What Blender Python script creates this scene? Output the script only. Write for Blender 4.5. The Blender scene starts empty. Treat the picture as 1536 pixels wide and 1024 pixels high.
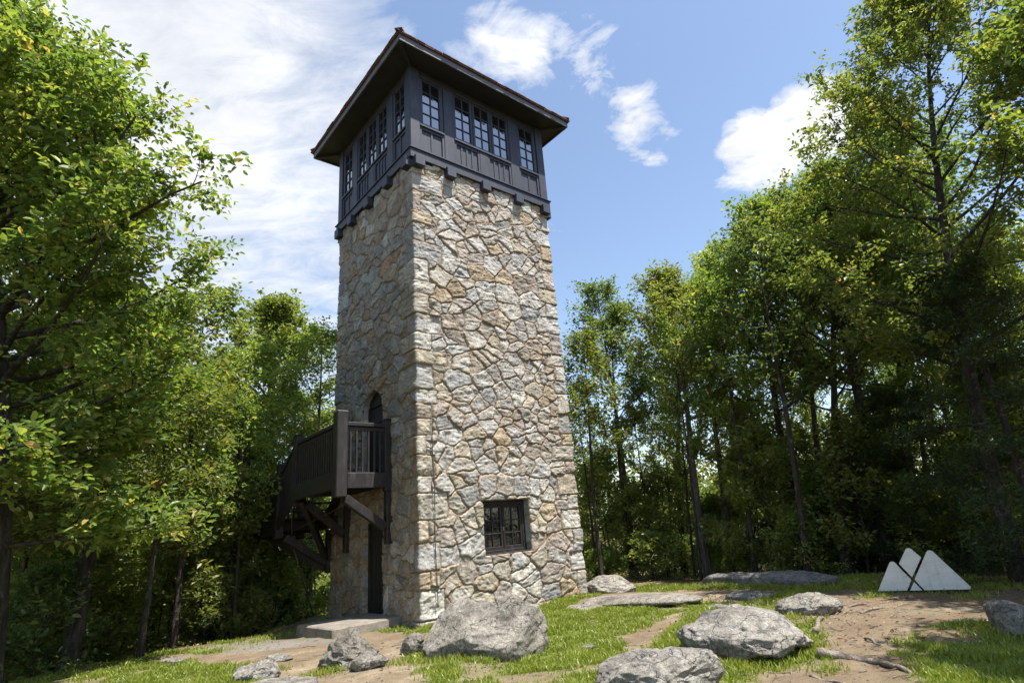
import bpy, math, random
import numpy as np
from mathutils import Vector, Matrix
C = bpy.context.scene.collection
R = math.radians
PI = math.pi

# ------------------------------------------------------------------ camera model (metres, z up)
F, PITCH, ROLL, SX, EYE = 861.07, .3187, -.0949, 50.0, 1.6
TX, TY, YAW = -2.8485, 15.793, .7443
_c, _s = math.cos(PITCH), math.sin(PITCH)
_cr, _sr = math.cos(ROLL), math.sin(ROLL)
_cy, _sy = math.cos(YAW), math.sin(YAW)

def ray(px, py):
    X = px - 768 - SX; Y = py - 512
    x = (_cr * X + _sr * Y) / F; u = -(-_sr * X + _cr * Y) / F
    return (x, _c - _s * u, _s + _c * u)
def gr(px, py, z=0.0):
    d = ray(px, py); t = (z - EYE) / d[2]
    return (d[0] * t, d[1] * t)
def bearing(px, D, py=880):
    d = ray(px, py); k = D / math.hypot(d[0], d[1])
    return d[0] * k, d[1] * k
def height_at(px, py, D):
    d = ray(px, py)
    return EYE + d[2] / math.hypot(d[0], d[1]) * D
def toW(x, y):
    return TX + _cy * x - _sy * y, TY + _sy * x + _cy * y

# ------------------------------------------------------------------ numpy noise
def _hash(ix, iy, iz, seed):
    h = (ix.astype(np.uint32) * np.uint32(374761393) + iy.astype(np.uint32) * np.uint32(668265263)
         + iz.astype(np.uint32) * np.uint32(2147483647) + np.uint32(seed * 974711 & 0xffffffff))
    h = (h ^ (h >> np.uint32(13))) * np.uint32(1274126177)
    h = (h ^ (h >> np.uint32(16))) * np.uint32(2246822519)
    h = h ^ (h >> np.uint32(15))
    return h.astype(np.float64) / 4294967295.0
def vnoise(P, seed=0):
    i = np.floor(P).astype(np.int64); f = P - i; f = f * f * f * (f * (f * 6 - 15) + 10)
    x, y, z = i[:, 0], i[:, 1], i[:, 2]
    def h(a, b, c): return _hash(x + a, y + b, z + c, seed)
    fx, fy, fz = f[:, 0], f[:, 1], f[:, 2]
    a = h(0,0,0)*(1-fx)+h(1,0,0)*fx; b = h(0,1,0)*(1-fx)+h(1,1,0)*fx
    c = h(0,0,1)*(1-fx)+h(1,0,1)*fx; d = h(0,1,1)*(1-fx)+h(1,1,1)*fx
    return ((a*(1-fy)+b*fy)*(1-fz)+(c*(1-fy)+d*fy)*fz)*2-1
def fbm(P, oct=4, seed=0, gain=.5):
    P = np.asarray(P, float); r = np.zeros(len(P)); a = 1.0
    for k in range(oct):
        r += a * vnoise(P * (2.03 ** k) + 17.3 * k, seed + k); a *= gain
    return r
def P3(x, y, z=0.0):
    x = np.asarray(x, float); return np.stack([x, np.broadcast_to(y, x.shape), np.broadcast_to(z, x.shape)], 1)
def sstep(a, b, x):
    t = np.clip((x - a) / (b - a), 0, 1); return t * t * (3 - 2 * t)
def poly_sd(poly, x, y):
    """signed distance to a polygon, negative inside"""
    P = np.asarray(poly, float); n = len(P)
    d = np.full(x.shape, 1e9); ins = np.zeros(x.shape, bool)
    for i in range(n):
        a = P[i]; b = P[(i + 1) % n]; e = b - a
        wx = x - a[0]; wy = y - a[1]
        t = np.clip((wx * e[0] + wy * e[1]) / (e @ e), 0, 1)
        d = np.minimum(d, np.hypot(wx - t * e[0], wy - t * e[1]))
        c = ((a[1] > y) != (b[1] > y)) & (x < (b[0] - a[0]) * (y - a[1]) / (b[1] - a[1] + 1e-12) + a[0])
        ins ^= c
    return np.where(ins, -d, d)

# ------------------------------------------------------------------ mesh helpers
def mesh_np(name, V, faces, mats, parent=None, smooth=False, loc=None, attrs=None, mi=None):
    """faces: list of int arrays (n,k)"""
    me = bpy.data.meshes.new(name)
    V = np.asarray(V, np.float32)
    me.vertices.add(len(V)); me.vertices.foreach_set('co', V.ravel())
    faces = [np.asarray(f, np.int32) for f in faces if len(f)]
    idx = np.concatenate([f.ravel() for f in faces])
    tot = np.concatenate([np.full(len(f), f.shape[1], np.int32) for f in faces])
    me.loops.add(len(idx)); me.loops.foreach_set('vertex_index', idx)
    me.polygons.add(len(tot))
    st = np.concatenate([[0], np.cumsum(tot)[:-1]]).astype(np.int32)
    me.polygons.foreach_set('loop_start', st); me.polygons.foreach_set('loop_total', tot)
    if mi is not None: me.polygons.foreach_set('material_index', np.asarray(mi, np.int32))
    me.polygons.foreach_set('use_smooth', np.full(len(tot), smooth))
    me.update(calc_edges=True)
    for k, (typ, data) in (attrs or {}).items():
        a = me.attributes.new(k, typ, 'POINT')
        a.data.foreach_set({'FLOAT_COLOR': 'color', 'FLOAT_VECTOR': 'vector'}.get(typ, 'value'), np.asarray(data, np.float32).ravel())
    for m in (mats if isinstance(mats, (list, tuple)) else [mats]): me.materials.append(m)
    o = bpy.data.objects.new(name, me); C.objects.link(o)
    if parent is not None: o.parent = parent
    if loc is not None: o.location = loc
    return o

class MB:
    """collects boxes, beams, tubes and prisms into ONE mesh"""
    def __init__(s, off=(0, 0, 0)): s.v = []; s.f = []; s.off = Vector(off)
    def hexa(s, p):
        b = len(s.v); s.v += [Vector(q) for q in p]
        for f in ((0,3,2,1),(4,5,6,7),(0,1,5,4),(1,2,6,5),(2,3,7,6),(3,0,4,7)): s.f.append([b + i for i in f])
        return s
    def box(s, x0, x1, y0, y1, z0, z1):
        return s.hexa([(x0,y0,z0),(x1,y0,z0),(x1,y1,z0),(x0,y1,z0),(x0,y0,z1),(x1,y0,z1),(x1,y1,z1),(x0,y1,z1)])
    def beam(s, a, b, w, h, up=(0, 0, 1)):
        a = Vector(a); b = Vector(b); d = (b - a).normalized()
        side = d.cross(Vector(up))
        if side.length < 1e-4: side = Vector((1, 0, 0))
        side.normalize(); u = side.cross(d).normalized()
        q = [(-w/2,-h/2),(w/2,-h/2),(w/2,h/2),(-w/2,h/2)]
        return s.hexa([a + side*i + u*j for i, j in q] + [b + side*i + u*j for i, j in q])
    def tube(s, pts, rad, n=8):
        pts = [Vector(p) for p in pts]; b = len(s.v)
        for i, p in enumerate(pts):
            d = (pts[min(i+1, len(pts)-1)] - pts[max(i-1, 0)]).normalized()
            sd = d.cross(Vector((0.31, .2, 1)) if abs(d.z) < .9 else Vector((1, 0.2, 0))).normalized(); u = sd.cross(d)
            r = rad[i] if isinstance(rad, (list, tuple)) else rad
            for k in range(n):
                t = 2*PI*k/n; s.v.append(p + (sd*math.cos(t) + u*math.sin(t))*r)
        for i in range(len(pts)-1):
            for k in range(n):
                s.f.append([b+i*n+k, b+i*n+(k+1) % n, b+(i+1)*n+(k+1) % n, b+(i+1)*n+k])
        s.f.append([b+k for k in range(n)][::-1]); s.f.append([b+(len(pts)-1)*n+k for k in range(n)])
        return s
    def prism(s, outline, a, b):
        """outline: list of 3-D points; extruded along vector from a to b offsets"""
        n = len(outline); k = len(s.v); a = Vector(a); b = Vector(b)
        s.v += [Vector(p) + a for p in outline] + [Vector(p) + b for p in outline]
        s.f.append([k+i for i in range(n)][::-1]); s.f.append([k+n+i for i in range(n)])
        for i in range(n): s.f.append([k+i, k+(i+1) % n, k+n+(i+1) % n, k+n+i])
        return s
    def build(s, name, mat, parent=None, bevel=0.0, smooth=False, loc=None):
        me = bpy.data.meshes.new(name)
        me.from_pydata([tuple(p - s.off) for p in s.v], [], s.f); me.materials.append(mat)
        if smooth:
            for p in me.polygons: p.use_smooth = True
        o = bpy.data.objects.new(name, me); C.objects.link(o)
        if parent is not None: o.parent = parent
        if loc is not None: o.location = loc
        if bevel:
            m = o.modifiers.new('edge', 'BEVEL'); m.width = bevel; m.segments = 1; m.limit_method = 'ANGLE'
        return o

def tag(o, label=None, cat=None, group=None, kind=None):
    if label: o['label'] = label
    if cat: o['category'] = cat
    if group: o['group'] = group
    if kind: o['kind'] = kind
    return o
def empty(name, loc=(0, 0, 0), rz=0.0):
    o = bpy.data.objects.new(name, None); C.objects.link(o); o.location = loc; o.rotation_euler = (0, 0, rz)
    o.empty_display_size = .2
    return o

# ------------------------------------------------------------------ materials
class NT:
    def __init__(s, name):
        s.m = bpy.data.materials.new(name); s.m.use_nodes = True; s.t = s.m.node_tree; s.t.nodes.clear()
        s.out = s.n('ShaderNodeOutputMaterial')
    def n(s, typ, **kw):
        x = s.t.nodes.new(typ)
        for k, v in kw.items():
            if k in ('operation', 'blend_type', 'data_type', 'attribute_name', 'noise_dimensions', 'feature', 'distance', 'clamp', 'interpolation_type', 'noise_type'): setattr(x, k, v)
            else: s.set(x, k, v)
        return x
    def set(s, x, k, v):
        k = int(k[1:]) if k[0] == 'i' and k[1:].isdigit() else k.replace('_', ' ')
        if isinstance(v, bpy.types.NodeSocket): s.t.links.new(v, x.inputs[k])
        else: x.inputs[k].default_value = v
    def coord(s, which='Object'): return s.n('ShaderNodeTexCoord').outputs[which]
    def noise(s, vec, scale, detail=5, rough=.6, dist=0.0):
        return s.n('ShaderNodeTexNoise', Vector=vec, Scale=scale, Detail=detail, Roughness=rough, Distortion=dist).outputs['Fac']
    def mapv(s, vec, scale): 
        return s.n('ShaderNodeMapping', Vector=vec, Scale=scale).outputs[0]
    def ramp(s, fac, stops):
        r = s.n('ShaderNodeValToRGB', Fac=fac); e = r.color_ramp.elements
        while len(e) < len(stops): e.new(.5)
        for i, (p, c) in enumerate(stops):
            e[i].position = p; e[i].color = (c[0], c[1], c[2], 1) if not isinstance(c, (int, float)) else (c, c, c, 1)
        return r.outputs[0]
    def mix(s, fac, a, b, mode='MIX'):
        x = s.n('ShaderNodeMix', data_type='RGBA', blend_type=mode)
        for sock, v in ((x.inputs[0], fac), (x.inputs[6], a), (x.inputs[7], b)):
            if isinstance(v, bpy.types.NodeSocket): s.t.links.new(v, sock)
            elif sock.type == 'RGBA': sock.default_value = (*v, 1) if len(v) == 3 else v
            else: sock.default_value = v
        return x.outputs[2]
    def math(s, op, a, b=0.0, c=None):
        x = s.n('ShaderNodeMath', operation=op)
        for i, v in enumerate((a, b) if c is None else (a, b, c)):
            if isinstance(v, bpy.types.NodeSocket): s.t.links.new(v, x.inputs[i])
            else: x.inputs[i].default_value = v
        return x.outputs[0]
    def bump(s, h, strength=.5, dist=.02, normal=None):
        b = s.n('ShaderNodeBump', Strength=strength, Distance=dist, Height=h)
        if normal is not None: s.set(b, 'Normal', normal)
        return b.outputs[0]
    def bsdf(s, **kw): return s.n('ShaderNodeBsdfPrincipled', **kw).outputs[0]
    def done(s, sh): s.t.links.new(sh, s.out.inputs[0]); return s.m

def m_stone_wall():
    t = NT('fieldstone masonry'); co = t.coord()
    col = t.n('ShaderNodeAttribute', attribute_name='tint').outputs['Color']
    mor = t.n('ShaderNodeAttribute', attribute_name='mortar').outputs['Fac']
    n1 = t.noise(co, 5, 6, .65); n2 = t.noise(co, 38, 5, .7); n3 = t.noise(co, 1.6, 4, .6); n4 = t.noise(co, 150, 3, .7)
    c = t.mix(1.0, col, t.ramp(n1, [(.3, (.62,.60,.58)), (.5, (1.0,1.0,1.0)), (.7, (1.22,1.20,1.14))]), 'MULTIPLY')
    c = t.mix(1.0, c, t.ramp(n2, [(.3, (.62,.61,.6)), (.5, (1,1,1)), (.72, (1.3,1.28,1.25))]), 'MULTIPLY')
    c = t.mix(t.ramp(n3, [(.54, 0), (.70, .40)]), c, (.30, .22, .14))            # rusty weathering
    lich = t.ramp(t.noise(co, 11, 6, .75, .6), [(.60, 0), (.66, .55)])
    c = t.mix(lich, c, (.50, .51, .47))
    dk = t.ramp(t.noise(t.mapv(co, (7, 7, 2.2)), 1.3, 6, .75), [(.60, 0), (.72, .55)])
    c = t.mix(dk, c, (.075, .072, .068))
    gv = t.n('ShaderNodeAttribute', attribute_name='grain').outputs['Vector']
    n5 = t.noise(gv, 1.0, 6, .7, .5)
    c = t.mix(1.0, c, t.ramp(n5, [(.32, (.60,.58,.56)), (.5, (1,1,1)), (.68, (1.28,1.27,1.25))]), 'MULTIPLY')
    mc = t.ramp(n2, [(.3, (.15,.115,.08)), (.7, (.29,.24,.175))])
    c = t.mix(1.0, c, (1.0, .99, .965), 'MULTIPLY')
    c = t.mix(mor, c, mc)
    h = t.math('ADD', t.math('MULTIPLY', n2, .55), t.math('ADD', t.math('MULTIPLY', n4, .22), t.math('MULTIPLY', n1, .8)))
    vx = t.n('ShaderNodeTexVoronoi', Vector=t.mapv(co, (1, 1, 2.3)), Scale=9, feature='F1').outputs['Distance']
    h = t.math('ADD', h, t.math('ADD', t.math('MULTIPLY', vx, .3), t.math('MULTIPLY', n5, .8)))
    return t.done(t.bsdf(Base_Color=c, Roughness=.85, Normal=t.bump(h, .6, .025)))

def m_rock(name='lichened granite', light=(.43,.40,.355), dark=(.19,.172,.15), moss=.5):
    t = NT(name); co = t.coord()
    n1 = t.noise(co, 2.2, 7, .65, .4); n2 = t.noise(co, 26, 6, .75); n3 = t.noise(co, 130, 3, .7)
    c = t.mix(t.ramp(n1, [(.35, 0), (.62, 1)]), dark, light)
    c = t.mix(1.0, c, t.ramp(n2, [(.3, (.5,.5,.5)), (.5, (1,1,1)), (.7, (1.35,1.33,1.3))]), 'MULTIPLY')
    lp = t.ramp(t.noise(co, 6.5, 7, .8, .8), [(.56, 0), (.60, .7)])
    c = t.mix(lp, c, (.52, .53, .50))
    dp = t.ramp(t.noise(t.mapv(co, (1.6, 1.0, 1.4)), 4.2, 8, .8, .7), [(.53, 0), (.60, .72)])
    c = t.mix(dp, c, (.075, .072, .066))
    oi = t.n('ShaderNodeObjectInfo').outputs['Random']
    c = t.mix(1.0, c, t.ramp(oi, [(0, (.70,.67,.62)), (.5, (.92,.90,.86)), (1, (1.05,1.04,1.03))]), 'MULTIPLY')
    sp = t.ramp(n3, [(.35, (.55,.55,.55)), (.5, (1,1,1)), (.68, (1.3,1.3,1.3))])
    c = t.mix(1.0, c, sp, 'MULTIPLY')
    mo = t.ramp(t.noise(co, 3.3, 6, .75, .3), [(.60, 0), (.70, moss)])
    c = t.mix(mo, c, (.10, .115, .035))
    wv = t.n('ShaderNodeVectorMath', operation='ADD'); t.set(wv, 'i0', t.mapv(co, (1.0, .7, 1.9)))
    t.t.links.new(t.n('ShaderNodeTexNoise', Vector=co, Scale=3.0, Detail=4).outputs['Color'], wv.inputs[1])
    vd = t.n('ShaderNodeTexVoronoi', Vector=wv.outputs[0], Scale=1.7, feature='DISTANCE_TO_EDGE').outputs['Distance']
    crack = t.ramp(vd, [(.0, 0), (.018, 1)])
    c = t.mix(t.ramp(vd, [(.0, .65), (.02, 0)]), c, (.05, .047, .042))
    h = t.math('ADD', t.math('MULTIPLY', n1, 1.2), t.math('ADD', t.math('MULTIPLY', n2, .7), t.math('MULTIPLY', n3, .25)))
    h = t.math('ADD', h, t.math('MULTIPLY', crack, .5))
    return t.done(t.bsdf(Base_Color=c, Roughness=.9, Normal=t.bump(h, 1.0, .07)))

def m_ground():
    t = NT('clearing ground'); co = t.coord()
    dirt = t.n('ShaderNodeAttribute', attribute_name='dirt').outputs['Fac']
    wood = t.n('ShaderNodeAttribute', attribute_name='litter').outputs['Fac']
    gv = t.n('ShaderNodeAttribute', attribute_name='gravel').outputs['Fac']
    n1 = t.noise(co, 1.3, 6, .65); n2 = t.noise(co, 9, 6, .7); n3 = t.noise(co, 60, 5, .75)
    d = t.ramp(n1, [(.3, (.140,.105,.068)), (.5, (.215,.168,.112)), (.7, (.32,.265,.19))])
    d = t.mix(1.0, d, t.ramp(n3, [(.3, (.6,.58,.55)), (.5, (1,1,1)), (.7, (1.25,1.24,1.22))]), 'MULTIPLY')
    d = t.mix(1.0, d, t.ramp(n2, [(.3, (.7,.68,.65)), (.5, (1,1,1)), (.7, (1.12,1.1,1.1))]), 'MULTIPLY')
    d = t.mix(gv, d, t.ramp(n3, [(.35, (.13,.125,.115)), (.65, (.28,.27,.25))]))
    g = t.ramp(n2, [(.3, (.08,.11,.022)), (.5, (.115,.155,.03)), (.7, (.16,.18,.045))])
    g = t.mix(t.ramp(n1, [(.5, 0), (.7, .6)]), g, (.19, .15, .075))
    l = t.ramp(t.noise(co, 14, 6, .8, 1.0), [(.3, (.06,.04,.025)), (.5, (.16,.105,.062)), (.7, (.27,.19,.12))])
    l = t.mix(t.ramp(n1, [(.5, 0), (.62, .7)]), l, (.05, .075, .018))
    c = t.mix(dirt, g, d); c = t.mix(wood, c, l)
    c = t.mix(t.ramp(t.noise(co, .55, 4, .6), [(.42, 0), (.58, .5)]), c, (.15, .105, .065))
    h = t.math('ADD', t.math('MULTIPLY', n2, 1.0), t.math('MULTIPLY', n3, .5))
    return t.done(t.bsdf(Base_Color=c, Roughness=.95, Specular_IOR_Level=.15, Normal=t.bump(h, .9, .035)))

def m_leaf(name, cols, trans=.5):
    t = NT(name)
    r = t.n('ShaderNodeAttribute', attribute_name='tint').outputs['Fac']
    c = t.ramp(r, cols)
    oi = t.n('ShaderNodeObjectInfo').outputs['Random']
    hsv = t.n('ShaderNodeHueSaturation', Color=c, Hue=t.math('ADD', .485, t.math('MULTIPLY', oi, .03)),
              Value=t.math('ADD', .82, t.math('MULTIPLY', oi, .36)))
    c = hsv.outputs[0]
    p = t.bsdf(Base_Color=c, Roughness=.4, Specular_IOR_Level=.42)
    tc = t.mix(1.0, c, (1.75, 1.75, .8), 'MULTIPLY')
    tr = t.n('ShaderNodeBsdfTranslucent', Color=tc).outputs[0]
    mx = t.n('ShaderNodeMixShader', Fac=trans); t.set(mx, 'i1', p); t.set(mx, 'i2', tr)
    return t.done(mx.outputs[0])

def m_bark(name, a, b, lich=.4):
    t = NT(name); co = t.coord(); v = t.mapv(co, (9, 9, 1.6))
    n1 = t.noise(v, 1.6, 6, .7, .6); n2 = t.noise(co, 30, 5, .7)
    c = t.mix(t.ramp(n1, [(.36, 0), (.62, 1)]), a, b)
    c = t.mix(t.ramp(t.noise(co, 4, 6, .75), [(.55, 0), (.62, lich)]), c, (.24, .25, .21))
    c = t.mix(1.0, c, t.ramp(n2, [(.3, (.7,.7,.7)), (.7, (1.2,1.2,1.2))]), 'MULTIPLY')
    h = t.math('ADD', n1, t.math('MULTIPLY', n2, .3))
    return t.done(t.bsdf(Base_Color=c, Roughness=.95, Specular_IOR_Level=.2, Normal=t.bump(h, 1.0, .05)))

def m_wood(name, a, b, rough=.6, axis=(2.5, 2.5, 22), bump=.35, fade=None):
    t = NT(name); co = t.coord()
    n1 = t.noise(t.mapv(co, axis), 2.0, 6, .7, .3); n2 = t.noise(co, 3, 5, .65); n3 = t.noise(co, 70, 4, .7)
    c = t.mix(t.ramp(n1, [(.3, 0), (.7, 1)]), a, b)
    c = t.mix(1.0, c, t.ramp(n2, [(.3, (.72,.72,.72)), (.5, (1,1,1)), (.7, (1.3,1.28,1.25))]), 'MULTIPLY')
    if fade: c = t.mix(t.ramp(t.noise(t.mapv(co, axis), .9, 7, .8), [(.54, 0), (.66, .7)]), c, fade)
    rr = t.math('ADD', rough - .12, t.math('MULTIPLY', n1, .25))
    h = t.math('ADD', n1, t.math('MULTIPLY', n3, .25))
    return t.done(t.bsdf(Base_Color=c, Roughness=rr, Normal=t.bump(h, bump, .01)))

def m_glass(base=.28, name='window glass'):
    t = NT(name); co = t.coord()
    w = t.noise(co, 3.2, 3, .55)
    nm = t.bump(w, .14, .05)
    p = t.bsdf(Base_Color=(.006,.007,.008,1), Roughness=.06, Normal=nm)
    g = t.n('ShaderNodeBsdfGlossy', Color=(.75,.80,.86,1), Roughness=.02, Normal=nm).outputs[0]
    lw = t.n('ShaderNodeLayerWeight', Blend=.35).outputs['Fresnel']
    f = t.math('ADD', base, t.math('MULTIPLY', lw, .5))
    mx = t.n('ShaderNodeMixShader', Fac=f); t.set(mx, 'i1', p); t.set(mx, 'i2', g)
    return t.done(mx.outputs[0])

def m_plain(name, col, rough=.7, var=.25, scale=8, bump=.3, metal=0.0):
    t = NT(name); co = t.coord()
    n1 = t.noise(co, scale, 6, .7); n2 = t.noise(co, scale*7, 4, .7)
    c = t.mix(1.0, (*col, 1), t.ramp(n1, [(.3, (1-var,)*3), (.5, (1,1,1)), (.7, (1+var,)*3)]), 'MULTIPLY')
    c = t.mix(1.0, c, t.ramp(n2, [(.3, (1-var*.7,)*3), (.7, (1+var*.7,)*3)]), 'MULTIPLY')
    h = t.math('ADD', n1, t.math('MULTIPLY', n2, .5))
    return t.done(t.bsdf(Base_Color=c, Roughness=rough, Metallic=metal, Normal=t.bump(h, bump, .012)))

def m_sign():
    t = NT('weathered white paint'); co = t.coord()
    a = t.ramp(t.noise(t.mapv(co, (1.2, 1, 6)), 2.4, 7, .75), [(.3, (.54,.53,.48)), (.5, (.68,.67,.62)), (.7, (.74,.73,.68))])
    s = t.ramp(t.noise(co, 18, 6, .8), [(.60, 0), (.68, .6)])
    a = t.mix(t.ramp(t.noise(t.mapv(co, (9, 9, 1.1)), 1.2, 6, .8), [(.52, 0), (.68, .45)]), a, (.40, .39, .34))
    c = t.mix(s, a, (.36, .36, .34))
    return t.done(t.bsdf(Base_Color=c, Roughness=.65, Normal=t.bump(t.noise(co, 40, 4, .7), .15, .006)))

def m_shingle():
    t = NT('red brown shingles'); co = t.coord()
    n = t.noise(co, 7, 5, .7); n2 = t.noise(co, 40, 4, .7)
    c = t.ramp(n, [(.3, (.060,.028,.019)), (.5, (.115,.052,.034)), (.7, (.17,.088,.058))])
    c = t.mix(1.0, c, t.ramp(n2, [(.3, (.65,.65,.65)), (.7, (1.25,1.25,1.25))]), 'MULTIPLY')
    return t.done(t.bsdf(Base_Color=c, Roughness=.85, Normal=t.bump(n2, .6, .02)))

M = dict(
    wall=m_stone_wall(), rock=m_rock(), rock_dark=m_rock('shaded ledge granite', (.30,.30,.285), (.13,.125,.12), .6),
    ground=m_ground(),
    navy=m_wood('blue black painted timber', (.013,.017,.030), (.028,.034,.056), .6, (14, 14, 1.6), .3, (.060,.066,.092)),
    fascia=m_wood('pale blue grey boards', (.055,.060,.074), (.088,.093,.112), .55, (3, 3, 14), .25, (.15,.15,.165)),  # eave boards in a paler blue grey than the cabin timber
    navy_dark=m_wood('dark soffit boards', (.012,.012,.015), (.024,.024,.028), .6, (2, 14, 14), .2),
    brown=m_wood('dark brown stained timber', (.009,.0075,.007), (.025,.020,.019), .55, (10, 10, 2), .5, (.075,.063,.063)),
    door=m_wood('black stained door planks', (.008,.007,.007), (.016,.013,.012), .6, (10, 10, 1.5), .4),
    glass=m_glass(), glass_dark=m_glass(.02, 'dark casement glass'), shingle=m_shingle(), sign=m_sign(),
    concrete=m_plain('worn concrete', (.20,.175,.145), .9, .35, 4, .6),
    iron=m_plain('rusty iron rod', (.11,.085,.07), .6, .3, 20, .2, .5),
    cable=m_plain('dull conductor cable', (.06,.055,.05), .6, .2, 20, .2),
    root=m_bark('weathered root wood', (.16,.125,.095), (.34,.29,.235), .2),
    bark=m_bark('grey brown bark', (.022,.018,.015), (.075,.062,.05)),
    bark_pale=m_bark('pale grey bark', (.055,.045,.036), (.165,.145,.12), .5),
)
GRN = [(0, (0.06, 0.102, 0.031)), (0.35, (0.118, 0.169, 0.042)), (0.7, (0.186, 0.227, 0.057)), (0.93, (0.287, 0.279, 0.084)), (1, (0.374, 0.259, 0.099))]
GRN2 = [(0, (0.049, 0.085, 0.036)), (0.4, (0.09, 0.139, 0.047)), (0.8, (0.152, 0.199, 0.066)), (1, (0.246, 0.244, 0.099))]
GRN3 = [(0, (0.083, 0.123, 0.036)), (0.4, (0.153, 0.198, 0.051)), (0.8, (0.235, 0.264, 0.074)), (1, (0.346, 0.276, 0.112))]
M['leaf'] = m_leaf('oak leaves', GRN); M['leaf_deep'] = m_leaf('deep green leaves', GRN2); M['leaf_light'] = m_leaf('yellow green leaves', GRN3)
M['needle'] = m_leaf('dark hemlock needles', [(0, (.020,.044,.014)), (.6, (.040,.078,.020)), (1, (.08,.11,.028))], .3)
M['grass'] = m_leaf('lawn grass', [(0, (.12,.16,.022)), (.5, (.205,.245,.035)), (.85, (.26,.28,.06)), (1, (.36,.31,.14))], .35)
M['litter'] = m_leaf('fallen leaves', [(0, (.10,.06,.03)), (.5, (.24,.15,.08)), (1, (.42,.32,.20))], .1)

# ------------------------------------------------------------------ terrain
CLEAR = [(-9.6, 2), (-9.4, 9.5), (-9.1, 11.3), (-8.5, 12.9), (-6.6, 13.9), (-6.8, 17.5), (-3.5, 20.0), (0.5, 19.0), (2.6, 16.2), (6.6, 14.2), (8.3, 11.0), (8.0, 2), (6, -4), (-6, -4)]
def G(pts): return [gr(*p) for p in pts]
PATHS = [G([(235,987),(300,974),(450,954),(505,958),(632,940),(642,985),(655,1040),(440,1060),(420,1004),(330,996)]),
         G([(938,992),(930,958),(962,932),(1003,914),(1052,903),(1020,922),(990,942),(982,990)]),
         G([(1150,905),(1262,884),(1330,888),(1560,880),(1560,922),(1420,936),(1352,962),(1330,1060),(1090,1060),(1110,985),(1225,985),(1215,930)]),
         G([(880,905),(890,888),(1060,880),(1180,884),(1150,896),(1000,903)])]
GRAVEL = G([(270,976),(350,958),(452,944),(560,938),(505,964),(372,973)])
def terrain_z(x, y):
    x = np.atleast_1d(np.asarray(x, float)); y = np.atleast_1d(np.asarray(y, float))
    sd = poly_sd(CLEAR, x, y)
    s = np.maximum(sd, 0)
    leftish = sstep(3, -5, x)
    slope = .10 + .22 * leftish
    z = -slope * (np.sqrt(s * s + .36) - .6) * 1.0
    z = -6.5 * (1 - np.exp(z / 6.5))                     # levels off downhill
    far = np.hypot(x, y)
    z += .05 * fbm(P3(x * .45, y * .45), 3, 5) + .018 * fbm(P3(x * 2.2, y * 2.2), 3, 9)
    z += .5 * sstep(20, 40, far) * fbm(P3(x * .06, y * .06), 3, 4)
    # tree-side litter bank at the foot of the forest on the right, tamped path dips slightly
    for p in PATHS[:3]: z -= .03 * sstep(.25, -.25, poly_sd(p, x, y))
    return z
def tz(x, y): return float(terrain_z([x], [y])[0])

def axis(lo, hi, step, far, k=1.16):
    a = list(np.arange(lo, hi + 1e-6, step)); s = step; v = hi
    up = []
    while v < far: s *= k; v += s; up.append(v)
    dn = []; s = step; v = lo
    while v > -far: s *= k; v -= s; dn.append(v)
    return np.array(dn[::-1] + a + up)
def build_ground():
    ax = axis(-10, 9.5, .075, 700); ay = axis(4.8, 17.5, .075, 700)
    X, Y = np.meshgrid(ax, ay); x, y = X.ravel(), Y.ravel(); z = terrain_z(x, y)
    nx, ny = len(ax), len(ay)
    i = np.arange(nx * ny).reshape(ny, nx)
    Fq = np.stack([i[:-1, :-1], i[:-1, 1:], i[1:, 1:], i[1:, :-1]], -1).reshape(-1, 4)
    sd = poly_sd(CLEAR, x, y)
    n = fbm(P3(x * .9, y * .9), 4, 31); n2 = fbm(P3(x * 4, y * 4), 3, 33)
    dirt = np.zeros(len(x))
    for p in PATHS: dirt = np.maximum(dirt, sstep(.14, -.26, poly_sd(p, x, y) + .26 * n + .12 * n2))
    worn = sstep(.45, .95, n + .3 * n2 + sstep(2.0, 5, x) * .42)            # bare patches in the lawn
    dirt = np.maximum(dirt, worn * .8)
    lx = _cy * (x - TX) + _sy * (y - TY); ly = -_sy * (x - TX) + _cy * (y - TY)
    dirt = np.maximum(dirt, sstep(.55, .1, np.maximum(np.abs(lx), np.abs(ly)) - 2.3 + .15 * n))
    litter = sstep(-.3, .5, sd + .35 * n + .15 * n2)
    shade = sstep(3.6, 6.5, x) * sstep(.0, .6, n + .75) * .8                 # leaf litter on the right, also darkening the dirt colour as tree shade
    litter = np.maximum(litter, shade * sstep(-6, 0, -y + 13))
    gravel = sstep(.2, -.1, poly_sd(GRAVEL, x, y) + .12 * n) * .85
    z = z - .012 * (1 - dirt)
    o = mesh_np('ground', np.stack([x, y, z], 1), [Fq], M['ground'], smooth=True,
                attrs=dict(dirt=('FLOAT', dirt), litter=('FLOAT', litter), gravel=('FLOAT', gravel)))
    tag(o, kind='structure')
    return o
build_ground()
def mask_at(x, y):
    n = fbm(P3(x * .9, y * .9), 4, 31); n2 = fbm(P3(x * 4, y * 4), 3, 33)
    d = np.zeros(len(x))
    for p in PATHS + [GRAVEL]: d = np.maximum(d, sstep(.14, -.26, poly_sd(p, x, y) + .26 * n + .12 * n2))
    worn = sstep(.45, .95, n + .3 * n2 + sstep(2.0, 5, x) * .42) * .85
    lx = _cy * (x - TX) + _sy * (y - TY); ly = -_sy * (x - TX) + _cy * (y - TY)
    tw = sstep(.3, .0, np.maximum(np.abs(lx), np.abs(ly)) - 2.3)
    return np.maximum(np.maximum(d, worn), tw)

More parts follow.
